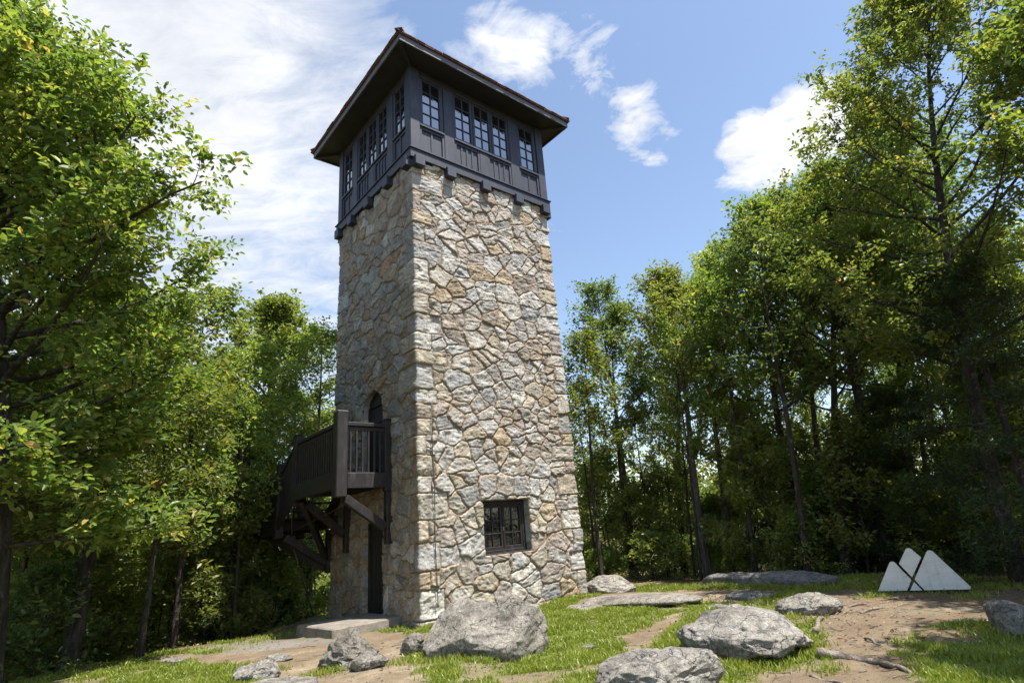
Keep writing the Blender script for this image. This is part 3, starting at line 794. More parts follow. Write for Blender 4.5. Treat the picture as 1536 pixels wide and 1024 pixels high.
BB().beam((XO+.15, 1.35, 2.86), (XI-.05, 2.35, 1.45), .13, .15).build('brace', br, balcony, .012)
def rod(a, b, r=.013): BB().tube([a, b], r, 6).build('tie_rod', M['iron'], balcony, smooth=True)
rod((XO+.2, .2, 2.86), (XI-.02, 2.2, 1.9)); rod((XO+.2, 2.0, 2.2), (XI-.1, -.4, 2.86)); rod((XO+.1, 1.95, 2.85), (XO+.35, 2.55, 1.75)); rod((XO+.35, 2.5, 1.85), (XI+.02, 3.3, .05), .018)

# ------------------------------------------------------------------ concrete doorstep
so = toW(-3.05, -.35)
st = MB(); rng = np.random.default_rng(4)
sx0, sx1, sy0, sy1 = -.80, .78, -1.20, .62
st.hexa([(sx0+.02, sy0-.02, -.25), (sx1, sy0, -.25), (sx1, sy1, -.25), (sx0-.05, sy1, -.25), (sx0+.06, sy0+.02, .20), (sx1, sy0+.02, .21), (sx1, sy1-.02, .21), (sx0, sy1-.02, .20)])
step = st.build('door_step', M['concrete'], None, .025); step.location = (so[0], so[1], 0); step.rotation_euler = (0, 0, YAW)
tag(step, 'low concrete slab step in front of the tower entrance under the balcony', 'step')

# ------------------------------------------------------------------ rocks
def ico(n):
    t = (1 + 5 ** .5) / 2
    V = [(-1,t,0),(1,t,0),(-1,-t,0),(1,-t,0),(0,-1,t),(0,1,t),(0,-1,-t),(0,1,-t),(t,0,-1),(t,0,1),(-t,0,-1),(-t,0,1)]
    Fc = [(0,11,5),(0,5,1),(0,1,7),(0,7,10),(0,10,11),(1,5,9),(5,11,4),(11,10,2),(10,7,6),(7,1,8),(3,9,4),(3,4,2),(3,2,6),(3,6,8),(3,8,9),(4,9,5),(2,4,11),(6,2,10),(8,6,7),(9,8,1)]
    V = [np.array(v) / np.linalg.norm(v) for v in V]
    for _ in range(n):
        c = {}; nf = []
        def mid(a, b):
            k = (min(a, b), max(a, b))
            if k not in c:
                m = V[a] + V[b]; V.append(m / np.linalg.norm(m)); c[k] = len(V) - 1
            return c[k]
        for a, b, d in Fc:
            x, y, z = mid(a, b), mid(b, d), mid(d, a); nf += [(a,x,z),(b,y,x),(d,z,y),(x,y,z)]
        Fc = nf
    return np.array(V), np.array(Fc)
ICO = {n: ico(n) for n in (2, 3, 4, 5)}
def rock(px0, px1, py, depth, h, seed, label, name='boulder', cat='boulder', level=5, mat='rock', sink=.25, yaw=None, cuts=9, rough=1.0, pts=None, group=None, boxy=3.0, skew=0.0, lumps=None):
    a = gr(px0, py); b = gr(px1, py); w = math.hypot(a[0]-b[0], a[1]-b[1])
    cx, cy = (a[0]+b[0])/2, (a[1]+b[1])/2
    L = math.hypot(cx, cy); cx += cx / L * depth * .42; cy += cy / L * depth * .42
    rng = np.random.default_rng(seed); V, Fc = ICO[level]; V = V.copy()
    # squared-off superellipsoid, then planar cuts
    V = V / (np.sum(np.abs(V) ** boxy, 1) ** (1 / boxy))[:, None]
    for k in range(cuts):
        n = rng.normal(size=3); n[2] = abs(n[2]) * .8; n /= np.linalg.norm(n); d = rng.uniform(.70, .98)
        over = V @ n - d; V = np.where((over > 0)[:, None], V - n * over[:, None] * .88, V)
    V = V / np.abs(V).max(0)
    if lumps:                                     # (x, y, dz, r): swells and dips of the top
        for lx, ly, dz, r in lumps:
            g = np.exp(-((V[:, 0]-lx) ** 2 + (V[:, 1]-ly) ** 2) / r ** 2); V[:, 2] += dz * g * sstep(-.3, .5, V[:, 2])
    q = V * np.array([w/2, depth/2, h*.62])
    s = seed * 3.1
    nrm = V / np.linalg.norm(V, axis=1)[:, None]; m = min(w, depth, h * 1.6)
    disp = .085 * fbm(q * (1.4 / m) + s, 2, seed) - .055 * np.abs(fbm(q * (2.6 / m) * (1, .8, 1.9) + s, 3, seed + 1)) + .014 * fbm(q * (12 / m) + s, 4, seed + 2)
    q = q + nrm * (disp * m * rough)[:, None]
    q[:, 0] += skew * q[:, 2]
    q[:, 2] *= h * (1 + sink) / (q[:, 2].max() - q[:, 2].min()); q[:, 2] += h - q[:, 2].max()
    o = mesh_np(name, q, [Fc], M[mat], None, True, (cx, cy, tz(cx, cy)))
    o.rotation_euler = (0, 0, yaw if yaw is not None else math.atan2(b[1]-a[1], b[0]-a[0]))
    tag(o, label, cat, group)
    return o
rock(644, 816, 987, 1.2, .78, 11, 'large pale grey boulder directly in front of the sunlit tower face', cuts=3, boxy=4.2, rough=.8, lumps=[(-.35, 0, .12, .4), (.16, 0, -.34, .2), (.55, 0, .16, .3)])
rock(484, 578, 1001, .75, .52, 23, 'jagged split grey rock with a grass tuft on the dirt path', cuts=12, rough=1.7, boxy=2.3, skew=-.1, lumps=[(-.05, 0, .5, .35), (.65, 0, -.3, .4)])
rock(530, 582, 1006, .38, .20, 24, 'small angular stone leaning on the jagged rock on the path', 'rock', 'rock', 4, cuts=10, rough=1.3, boxy=2.4)
rock(360, 414, 1018, .5, .23, 31, 'small angular grey rock at the lower edge of the path', 'rock', 'rock', 4, cuts=9, rough=1.2)
rock(360, 484, 1040, .8, .13, 32, 'flat grey rock slab just below the small angular rock on the path', 'rock', 'rock', 4, cuts=4, rough=.8)
rock(896, 1098, 1056, 1.2, .37, 47, 'rounded pale boulder cut off by the lower edge of the picture', cuts=5, boxy=2.4, lumps=[(-.1, 0, .25, .5)])
rock(1014, 1240, 988, 1.3, .50, 53, 'large humped boulder with dark streaks beside the bare dirt track', cuts=7, boxy=2.3, skew=-.35, lumps=[(.0, 0, .25, .5), (-.7, 0, -.35, .4)])
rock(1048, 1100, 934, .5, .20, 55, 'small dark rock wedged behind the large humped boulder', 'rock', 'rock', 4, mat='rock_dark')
rock(1164, 1267, 919, .85, .29, 61, 'rounded grey boulder half way up the dirt track below the mountain sign', cuts=5, boxy=2.5, skew=.3)
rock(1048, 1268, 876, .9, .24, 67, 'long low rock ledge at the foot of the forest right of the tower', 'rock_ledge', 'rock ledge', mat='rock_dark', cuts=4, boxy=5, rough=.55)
rock(880, 948, 890, 1.2, .40, 71, 'tall end of a bedrock outcrop touching the right corner of the tower', 'rock_outcrop', 'rock outcrop', cuts=5, boxy=2.6, skew=-.4)
rock(876, 1056, 907, 1.2, .17, 73, 'broad flat bedrock shelf on the grass beside the tower corner', 'rock_outcrop', 'rock outcrop', cuts=4, boxy=2.4, rough=.6)
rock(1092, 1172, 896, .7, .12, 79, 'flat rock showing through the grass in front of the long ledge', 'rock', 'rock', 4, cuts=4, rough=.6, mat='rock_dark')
rock(1064, 1098, 912, .3, .11, 81, 'small pale stone in the grass above the small dark rock', 'rock', 'rock', 4)
rock(1484, 1580, 950, .7, .34, 83, 'grey and white rock at the right edge below the mountain sign', cuts=8)
rock(603, 634, 985, .34, .27, 89, 'small pointed stone tucked against the large pale boulder', 'rock', 'rock', 4, cuts=10, skew=.25)
rock(243, 276, 990, .3, .07, 91, 'thin pale stone lying where the path meets the left lawn', 'rock', 'rock', 3, cuts=5)
rock(404, 436, 990, .3, .10, 93, 'low brown grey stone in the middle of the dirt path', 'rock', 'rock', 3)
rock(866, 892, 967, .18, .04, 95, 'tiny pale flat stone in the sunny grass', 'rock', 'rock', 3)
rock(898, 912, 1000, .12, .03, 96, 'tiny white stone near the rounded boulder in the lower grass', 'rock', 'rock', 3)
rock(848, 902, 912, .6, .10, 97, 'low stone slab at the foot of the tower wall beside the grass', 'rock', 'rock', 4, cuts=4)

# ------------------------------------------------------------------ roots and fallen branches
def root(px, rad, label, seed, name='tree_root', cat='root', lift=.0):
    rng = random.Random(seed); P = [gr(*p) for p in px]; pts = []; n = 7
    for i in range(len(P)-1):
        for k in range(n):
            t = k / n; pts.append((P[i][0]+(P[i+1][0]-P[i][0])*t, P[i][1]+(P[i+1][1]-P[i][1])*t))
    pts.append(P[-1]); N = len(pts)
    c = pts[N//2]; cz = tz(*c); mb = MB((c[0], c[1], cz)); q = []; r = []
    for i, (x, y) in enumerate(pts):
        t = i / (N-1); rr = rad * (1 - .65 * t) * (1 + .12 * math.sin(i * 1.7)); r.append(rr)
        q.append((x + rng.uniform(-.012, .012), y + rng.uniform(-.012, .012), tz(x, y) + rr * (.45 + lift) + .02 * math.sin(t * 9 + seed)))
    mb.tube(q, r, 9)
    o = mb.build(name, M['root'], None, smooth=True, loc=(c[0], c[1], cz)); tag(o, label, cat); return o
root([(1228, 984), (1270, 982), (1320, 988), (1368, 1003)], .052, 'thick grey root curving across the dirt from the large humped boulder', 1)
root([(1224, 948), (1228, 934), (1238, 925)], .045, 'short curved root standing up at the side of the dirt track', 2)
root([(1215, 1008), (1260, 1018), (1300, 1026)], .02, 'thin root below the thick curving root', 3)
root([(1318, 962), (1300, 956), (1286, 948)], .02, 'thin broken branch lying in the middle of the dirt track', 4, 'fallen_branch', 'branch', .5)
root([(1262, 908), (1300, 902), (1340, 897)], .022, 'slim root crossing the track below the mountain sign', 5)
root([(1290, 918), (1330, 908), (1366, 905)], .02, 'faint root running toward the mountain sign', 6)

# ------------------------------------------------------------------ mountain sign
def sign():
    a = Vector((*gr(1317, 886), 0)); b = Vector((*gr(1457, 883), 0)); w = (b - a).length; ang = math.atan2(b.y-a.y, b.x-a.x)
    mid = (a + b) / 2; z = min(tz(a.x, a.y), tz(b.x, b.y), tz(mid.x, mid.y))
    root_ = empty('mountain_sign', (mid.x, mid.y, z), ang)
    tag(root_, 'white painted board sign cut as three mountain peaks at the edge of the forest', 'sign')
    k = w / 965
    def P(x, y): return ((x - 747) * k, 0, (662 - y) * k * 1.0 + .05)
    def arc(x, y, r, a0, a1, n=6): return [(x + r*math.cos(R(a0+(a1-a0)*i/n)), y - r*math.sin(R(a0+(a1-a0)*i/n))) for i in range(n+1)]
    shapes = [[(265, 662), (582, 662), (655, 545)] + arc(498, 364, 37, 33, 147),
              [(672, 514), (822, 297)] + arc(711, 226, 43, 33, 147) + [(570, 356)],
              [(612, 662), (740, 662), (676, 568)],
              [(765, 662)] + [(1212, 662)] + arc(1210, 642, 20, -80, 33, 4) + arc(925, 262, 42, 33, 147) + [(690, 540)]]
    for s in shapes:
        MB().prism([P(*q) for q in s][::-1], (0, -.02, 0), (0, .02, 0)).build('panel', M['sign'], root_, .004)
    MB().box(-w/2+.03, w/2-.03, .022, .06, -.05, .10).build('base_rail', M['door'], root_, .004)
    for x in (-.42, .30): MB().box(x-.025, x+.025, .022, .06, .10, .42).build('backing_post', M['door'], root_, .004)
    MB().box(-.42, .30, .061, .085, .33, .38).build('cross_bar', M['door'], root_, .004)
sign()

# ------------------------------------------------------------------ trees
def leaf_mesh(name, anchors, adir, per, size, seed, mat, parent, flat=.55, spread=1.0, aspect=.5, rad=.18):
    rng = np.random.default_rng(seed); n = len(anchors) * per
    A = np.repeat(anchors, per, 0); D = np.repeat(adir, per, 0)
    A = A + rng.normal(size=(n, 3)) * rad * .5
    d = rng.normal(size=(n, 3)); d /= np.linalg.norm(d, axis=1)[:, None]; d[:, 2] *= .6
    d = d * spread + D * .7 + np.array([0, 0, -.12]); d /= np.linalg.norm(d, axis=1)[:, None]
    nn = rng.normal(size=(n, 3)) * flat + np.array([0, 0, 1.0])
    side = np.cross(nn, d); side /= np.linalg.norm(side, axis=1)[:, None] + 1e-9
    up = np.cross(d, side)
    L = size * rng.uniform(.55, 1.3, n) * np.repeat(rng.uniform(.72, 1.22, len(anchors)), per); W = L * aspect * rng.uniform(.8, 1.15, n); fold = W * rng.uniform(.05, .4, n)
    dr = -L * rng.uniform(.0, .25, n)
    def at(t, w, f, z): return A + d * (L * t)[:, None] + side * (W * w)[:, None] + up * (fold * f)[:, None] + np.array([0, 0, 1.]) * (dr * z)[:, None]
    V = np.stack([at(0, 0, 0, 0), at(.33, .46, 1, .15), at(.70, .40, .9, .5), at(1, 0, 0, 1), at(.70, -.40, .9, .5), at(.33, -.46, 1, .15)], 1).reshape(-1, 3)
    b = np.arange(n)[:, None] * 6
    Fq = np.concatenate([b + np.array([0, 1, 2, 3]), b + np.array([0, 3, 4, 5])])
    base = np.repeat(np.clip(rng.normal(.45, .17, len(anchors)), 0, 1), per)
    tint = np.clip(base + rng.normal(0, .16, n), 0, .985); tint = np.where(rng.random(n) < .012, 1.0, tint)
    return mesh_np(name, V, [Fq], mat, parent, False, attrs=dict(tint=('FLOAT', np.repeat(tint, 6))))

def skeleton(seed, H, cr, cb, tr, nl, wander=.25, lean=(0, 0), el0=18, el1=66, nsec=7, nter=4, low=.65, twig=.45, az0=None, azspan=None, power=2.2, droop=0.0, table=None):
    rng = random.Random(seed); tubes = []; anc = []; adr = []
    V3 = Vector
    n = 12; T = []; ph = rng.uniform(0, 6)
    for i in range(n+1):
        t = i / n
        T.append(V3((lean[0]*t*t + wander*math.sin(t*4+ph)*t*.6, lean[1]*t*t + wander*math.cos(t*3.3+ph*1.7)*t*.6, -.4 + (H*.94+.4)*t)))
    T[0].z = -.4
    rt = [tr*(1.35 if i == 0 else 1)*(1-.86*(i/n)**1.1) for i in range(n+1)]; rt[0] = tr*1.5
    tubes.append((T, rt, 10))
    def prof(z):
        if table: return float(np.interp(z, [q[0] for q in table], [q[1] for q in table]))
        q = (z/H-cb)/(1-cb)
        if q >= 1: return .05
        return cr*(1-max(q, 0)**power)**.6*(low+(1-low)*min(1, max(q, 0)*3.5))
    def tp(t):
        f = min(max(t, 0), .999)*n; i = int(f); return T[i].lerp(T[i+1], f-i), rt[i]*(1-(f-i))+rt[i+1]*(f-i)
    def grow(p, d, L, r, k, up, wob):
        pts = [p.copy()]; rr = [r]
        for i in range(k):
            d = (d + V3((rng.uniform(-1,1), rng.uniform(-1,1), rng.uniform(-1,1)))*wob + V3((0,0,up))).normalized()
            p = p + d*(L/k); pts.append(p.copy()); rr.append(r*(1-.8*(i+1)/k))
        return pts, rr
    for i in range(nl):
        s = ((i+.5)/nl)**.9; t = cb+(1-cb)*s*.98
        p, r0 = tp(t)
        e = cr*max(.10, (1-s**power))**.6*(low+(1-low)*min(1, s*3.5))
        az = i*2.39996+rng.uniform(-.5,.5)
        if azspan: az = az0 + (rng.random()-.5)*azspan
        el = R(el0+(el1-el0)*s+rng.uniform(-8,8)); L = e/math.cos(min(el, R(62)))*rng.uniform(.72,1.12)
        d = V3((math.cos(az)*math.cos(el), math.sin(az)*math.cos(el), math.sin(el)))
        lump = rng.uniform(.80, 1.15); L = max(L, e*.9)
        while L > .35:
            tip = p + d*L + V3((0, 0, .12*L))
            ax = tp(min(1, max(0, tip.z/H)))[0]
            if math.hypot(tip.x-ax.x, tip.y-ax.y) <= prof(tip.z)*lump: break
            L *= .93
        pts, rr = grow(p, d, L, max(.012, min(r0*.5, .016*L+.006)), 7, .03-droop, .13)
        tubes.append((pts, rr, 6))
        for j in range(nsec):
            f = .22+.78*(j+.6)/nsec; q = min(int(f*7), 6); b0 = pts[q].lerp(pts[q+1], f*7-q) if f < 1 else pts[-1]
            dd = (pts[q+1]-pts[q]).normalized(); sd = dd.cross(V3((0,0,1))); sd = sd.normalized() if sd.length > .01 else V3((1,0,0))
            sg = 1 if j % 2 else -1; a = R(rng.uniform(28,62))
            d2 = dd*math.cos(a)+sd*sg*math.sin(a)+V3((0,0,rng.uniform(-.15,.35)))
            L2 = (.28*L+.25)*(1.05-.55*f)*rng.uniform(.7,1.25)
            p2, r2 = grow(b0, d2.normalized(), L2, max(.007, .010*L2+.003), 4, .05-droop*.5, .18)
            tubes.append((p2, r2, 4))
            for m in range(nter):
                g = .25+.75*(m+.7)/nter; q2 = min(int(g*4), 3); c0 = p2[q2].lerp(p2[q2+1], min(1, g*4-q2))
                d3 = ((p2[q2+1]-p2[q2]).normalized()*.7+V3((rng.uniform(-1,1), rng.uniform(-1,1), rng.uniform(-.4,.7)))).normalized()
                L3 = twig*rng.uniform(.5,1.15)
                p3, r3 = grow(c0, d3, L3, .005, 2, .02, .2); tubes.append((p3, r3, 3))
                for x in p3[1:]: anc.append(tuple(x)); adr.append(tuple(d3))
                if rng.random() < .5: anc.append(tuple(p3[0])); adr.append(tuple(d3))
            anc.append(tuple(p2[-1])); adr.append(tuple((p2[-1]-p2[-2]).normalized()))
    return tubes, np.array(anc), np.array(adr)

def tubes_mesh(name, tubes, mat, parent, seed=0):
    Vs, Fs, b = [], [], 0
    for pts, rad, n in tubes:
        P = np.array([tuple(p) for p in pts]); k = len(P)
        D = np.gradient(P, axis=0); D /= np.linalg.norm(D, axis=1)[:, None] + 1e-9
        ref = np.where(np.abs(D[:, 2:3]) < .9, np.array([[.1, .05, 1.]]), np.array([[1., .1, 0]]))
        s = np.cross(D, ref); s /= np.linalg.norm(s, axis=1)[:, None] + 1e-9; u = np.cross(s, D)
        a = 2*PI*np.arange(n)/n
        ring = P[:, None] + (s[:, None]*np.cos(a)[None, :, None] + u[:, None]*np.sin(a)[None, :, None])*np.array(rad)[:, None, None]
        Vs.append(ring.reshape(-1, 3)); i = b+np.arange(k*n).reshape(k, n); nx = np.roll(i, -1, 1)
        Fs.append(np.stack([i[:-1], nx[:-1], nx[1:], i[1:]], -1).reshape(-1, 4)); b += k*n
    V = np.concatenate(Vs)
    n0 = len(tubes[0][0])*tubes[0][2]
    V[:n0, :2] += .012*fbm(V[:n0]*3.0, 2, seed)[:, None]
    return mesh_np(name, V, [np.concatenate(Fs)], mat, parent, True)

def tree(name, loc, rz, sk, per, leaf, seed, lm, bk, label, cat='tree', group=None, **kw):
    r = empty(name, loc, rz); tag(r, label, cat, group)
    tubes, anc, adr = sk
    tubes_mesh('trunk', tubes, M[bk], r, seed); leaf_mesh('crown', anc, adr, per, leaf, seed, M[lm], r, **kw)
    return r
def dup(src, loc, rz, sc, label=None, group=None, lm=None):
    r = src.copy(); C.objects.link(r); r.location = loc; r.rotation_euler = (0, 0, rz); r.scale = sc
    if label: r['label'] = label
    if group: r['group'] = group
    for ch in src.children:
        c = ch.copy(); C.objects.link(c); c.parent = r
        if lm and c.name.startswith('crown'):
            c.material_slots[0].link = 'OBJECT'; c.material_slots[0].material = M[lm]
    return r

SKY_PX = [-400, 0, 230, 290, 350, 430, 505, 620, 840, 880, 925, 950, 990, 1040, 1090, 1190, 1240, 1300, 1400, 1900]
SKY_PY = [380, 430, 520, 540, 495, 475, 470, 520, 530, 430, 440, 450, 405, 385, 310, 262, 245, 120, -40, -200]
def proj(x, y, z):
    z = z - EYE; d = _c*y + _s*z; u = -_s*y + _c*z; X = F*x/d; Y = -F*u/d
    return 768+SX+_cr*X-_sr*Y, 512+_sr*X+_cr*Y
def cap_height(x, y, want, margin):
    z0 = tz(x, y); h = want
    while h > 3.0:
        px, py = proj(x, y, z0+h)
        if py > np.interp(px, SKY_PX, SKY_PY)+margin: return h
        h -= .25
    return h
def apex(px, py, D):
    x, y = bearing(px, D, py); return x, y, height_at(px, py, D)-tz(x, y)

# --- the big individual trees
x, y = bearing(2, 10.2)
sk = skeleton(101, 10.0, 4.5, .24, .22, 62, low=.6, el0=0, el1=60, nsec=8, nter=5, wander=.25, lean=(-1.8, 0), twig=.5, table=[(1.5, 1.9), (3, 2.1), (4.2, 2.1), (5, 2.2), (5.8, 2.8), (6.9, 3.4), (7.8, 2.8), (8.5, 2.0), (9.1, 1.1), (9.7, .4), (10.2, .1)])
oak = tree('oak_tree', (x, y, tz(x, y)), .6, sk, 15, .105, 1, 'leaf', 'bark', 'huge leafy oak filling the upper left with a thick dark trunk at the left border', rad=.15)
x, y = bearing(120, 15.0)
sk = skeleton(102, height_at(110, 440, 15.0)-tz(x, y), 2.75, .36, .17, 28, el0=-4, el1=50, nsec=8, nter=5, droop=.05, twig=.5)
tree('maple_tree', (x, y, tz(x, y)), 1.0, sk, 15, .105, 2, 'leaf', 'bark', 'low spreading bright leaved tree under the huge oak on the left', rad=.15)
x, y = bearing(392, 22.5, 930); H = height_at(432, 455, 22.5)-tz(x, y)
sk = skeleton(103, H, 3.4, .40, .33, 28, el0=15, el1=66, nsec=7, nter=4, twig=.5)
tree('oak_tree', (x, y, tz(x, y)), 2.0, sk, 10, .15, 3, 'leaf_light', 'bark', 'thick trunked tree with yellow green crown right behind the timber balcony', rad=.15)
x, y = bearing(1535, 14.2)
sk = skeleton(104, 15.0, 3.9, .27, .15, 42, el0=12, el1=64, nsec=7, nter=4, wander=.5, lean=(3.0, -.6), power=2.4, twig=.55)
tree('oak_tree', (x, y, tz(x, y)), .3, sk, 15, .11, 4, 'leaf', 'bark', 'tallest tree with an airy crown reaching past the top right corner, behind the mountain sign', rad=.15)
# --- prototypes, each a tree standing in its own right
x, y, H = apex(1183, 255, 18.0)
P = {}
P['a'] = (tree('oak_tree', (x, y, tz(x, y)), 0, skeleton(110, H, 3.0, .40, .15, 28, lean=(1.3, 0), nsec=7, nter=4, twig=.5), 7, .135, 10, 'leaf', 'bark', 'tall broad tree just left of the airy tallest one, over the right forest edge', rad=.15), H, 3.0)
x, y, H = apex(988, 405, 20.0)
P['b'] = (tree('beech_tree', (x, y, tz(x, y)), 0, skeleton(111, H, 2.7, .50, .14, 22, nsec=7, nter=4, wander=.7, lean=(-.1, .2), twig=.5), 7, .13, 11, 'leaf_light', 'bark_pale', 'slightly leaning forked tree with pale trunk right of the tower, behind the long rock ledge', rad=.15), H, 2.7)
x, y, H = apex(1092, 305, 19.0)
P['c'] = (tree('maple_tree', (x, y, tz(x, y)), 0, skeleton(112, H, 2.8, .42, .14, 27, lean=(1.0, 0), nsec=7, nter=4, twig=.5), 7, .135, 12, 'leaf', 'bark', 'round topped tree between the leaning forked tree and the tall broad tree', rad=.15), H, 2.8)
x, y, H = apex(897, 424, 23.0)
P['d'] = (tree('ash_tree', (x, y, tz(x, y)), 0, skeleton(113, H, 2.3, .46, .11, 20, nsec=6, nter=4, twig=.5), 6, .13, 13, 'leaf_deep', 'bark_pale', 'slim airy tree closest to the right edge of the tower, against the blue sky', rad=.15), H, 2.3)
x, y = bearing(268, 16.5); 
P['p'] = (tree('pole_tree', (x, y, tz(x, y)), 0, skeleton(114, 9.0, 1.6, .45, .085, 15, nsec=5, nter=3, twig=.45), 6, .15, 14, 'leaf', 'bark', 'slender dark trunked tree with a forked top in the shady gap left of the balcony', rad=.2), 9.0, 1.6)
PH = 9.0
x, y = bearing(1585, 14.0)
P['h'] = (tree('hemlock_tree', (x, y, tz(x, y)), 0, skeleton(115, 6.5, 2.1, .08, .10, 34, el0=-6, el1=30, nsec=8, nter=4, droop=.05, power=1.2, twig=.35), 14, .085, 15, 'needle', 'bark', 'dark hemlock with drooping boughs at the right border behind the mountain sign', rad=.16, aspect=.3), 6.5, 2.1)
x, y = bearing(330, 18)
P['s'] = (tree('sapling', (x, y, tz(x, y)), 0, skeleton(116, 4.2, 1.35, .16, .03, 14, nsec=5, nter=3, wander=.3, twig=.4), 7, .15, 16, 'leaf_light', 'bark', None, 'sapling', rad=.2), 4.2, 1.35)
x, y = bearing(70, 15)
P['u'] = (tree('shrub', (x, y, tz(x, y)), 0, skeleton(117, 1.7, 1.1, .10, .02, 14, nsec=4, nter=3, low=.9, twig=.3), 5, .12, 17, 'leaf_deep', 'bark', None, 'shrub', rad=.16), 1.7, 1.1)
GS = 'saplings growing in the shade between the forest trunks'; LS = 'young sapling in the forest understorey among bigger trunks'
GU = 'shrubs on the forest floor'; LU = 'low leafy shrub on the dark forest floor among the trunks'
tag(P['s'][0], LS, 'sapling', GS); tag(P['u'][0], LU, 'shrub', GU)
placed = [(o.location.x, o.location.y) for o in C.objects if o.type == 'EMPTY' and o.get('category') == 'tree']

def put(k, x, y, H, cr, seed, label, group=None, lm=None):
    src, h0, c0 = P[k]; sx = cr/c0*.5+H/h0*.5
    placed.append((x, y))
    o = dup(src, (x, y, tz(x, y)-.05), 0, (sx, sx, H/h0), label, group, lm)
    o.rotation_euler = (Matrix.Rotation(R(min(9, max(0, x*.8))), 3, 'Y') @ Matrix.Rotation(seed*2.4, 3, 'Z')).to_euler()   # trees on the right lean out toward the light
    return o
# named companions
for k, px, D, py, cr, lm, lab in [
    ('p', 222, 15.0, 560, 1.6, None, 'slender dark tree second from the thick left trunk, in front of the shady gap'),
    ('p', 345, 18.5, 545, 1.7, 'leaf_light', 'straight pole tree with light leaves half way between the shady gap and the balcony'),
    ('p', 300, 21.0, 560, 1.8, None, 'thin straight tree deeper in the wood behind the forked dark one'),
    ('d', 465, 20.0, 480, 2.3, 'leaf_light', 'pale trunked tree seen past the balcony posts at the left wall of the tower'),
    ('c', -10, 14.5, 190, 2.4, 'leaf', 'mid green tree directly behind the crown of the huge oak'),
    ('a', -60, 13.5, 380, 3.0, 'leaf', 'wide tree filling the gap at the left border behind the huge oak'),
    ('d', 1255, 22.0, 260, 2.6, 'leaf_light', 'light crowned tree behind the thick dark trunk near the mountain sign'),
    ('c', 1390, 21.0, 120, 3.0, 'leaf', 'leafy tree filling the gap right behind the tallest tree'),
    ('a', 1480, 23.0, 40, 3.2, 'leaf_light', 'pale green tree farthest back at the right border above the hemlock'),
    ('c', 1160, 25.0, 280, 3.0, 'leaf_light', 'pale green crown far back between the pole and the broad tree'),
    ('a', 1030, 25.0, 420, 3.0, 'leaf', 'full crowned tree far behind the leaning forked tree'),
    ('c', 235, 24.0, 560, 2.8, 'leaf_light', 'bright crowned tree far back in the gap left of the thick trunked one'),
    ('p', 905, 19.0, 470, 1.5, None, 'slender tree beside the tower corner in front of the slim airy one'),
    ('p', 950, 21.5, 470, 1.6, 'leaf_deep', 'thin dark tree between the tower corner and the leaning forked tree'),
    ('d', 1100, 23.0, 330, 2.3, None, 'tree deep in shade behind the long rock ledge'),
    ('p', 1135, 18.0, 420, 1.6, None, 'dark straight pole at the right end of the long rock ledge'),
    ('a', 1275, 17.5, 270, 3.0, 'leaf', 'thick dark trunk standing in the forest just left of the mountain sign'),
    ('p', 1215, 16.6, 380, 1.6, 'leaf_deep', 'dark leaning pole tree left of the thick dark trunk near the mountain sign'),
    ('b', 1335, 18.5, 150, 2.7, 'leaf', 'forked tree directly above and behind the mountain sign'),
    ('c', 1500, 19.0, 0, 3.0, 'leaf_deep', 'deep green tree at the right border behind the dark hemlock'),
    ('h', 1395, 17.5, 560, 2.2, None, 'second dark hemlock, close behind the right peak of the mountain sign'),
    ('h', 1300, 20.0, 640, 2.0, None, 'small dark hemlock in the shade left behind the mountain sign')]:
    x, y = bearing(px, D); H = cap_height(x, y, 13.5 if k != 'h' else 6.0, 15)
    if k == 'h' or px == -10: H = height_at(px, py, D)-tz(x, y)
    put(k, x, y, H, cr, px % 17, lab, None, lm)
# the rest of the wood
rng = np.random.default_rng(77)
GT = 'trees of the wood behind the tower'; LT = 'tree among the crowded forest trunks farther back in the wood'
n = 0; tries = 0
while n < 24 and tries < 6000:
    tries += 1
    px = rng.uniform(-260, 1800); D = 21 + 18 * rng.random()
    x, y = bearing(px, D)
    if poly_sd(CLEAR, np.array([x]), np.array([y]))[0] < 1.6: continue
    if min(math.hypot(x-a, y-b) for a, b in placed) < 1.5: continue
    if 470 < px < 900 and D < 24: continue
    H = cap_height(x, y, rng.uniform(9.5, 13.5), rng.uniform(8, 70))
    if H < 4.5: continue
    put(rng.choice(['b', 'd', 'd', 'p', 'p', 'p']), x, y, H, rng.uniform(1.5, 2.8), n, LT, GT, rng.choice(['leaf', 'leaf_deep', 'leaf_light', 'leaf'])); n += 1
n = 0; tries = 0
GP = 'thin pole trees crowding the shade between the bigger trunks'; LP = 'thin pole like young tree with a bare dark stem inside the wood'
while n < 34 and tries < 6000:
    tries += 1
    px = rng.uniform(-60, 1620); D = 15.5 + 11 * rng.random()
    x, y = bearing(px, D); sdv = poly_sd(CLEAR, np.array([x]), np.array([y]))[0]
    if sdv < 1.5 or 480 < px < 870 or min(math.hypot(x-a, y-b) for a, b in placed) < .7: continue
    H = cap_height(x, y, rng.uniform(5.5, 8.5), 25)
    if H < 4: continue
    o = put('p', x, y, H, .9, n, LP, GP, rng.choice(['leaf', 'leaf_light'])); o.scale = (.62, .62, H/9.0); n += 1
n = 0; tries = 0; sp = []
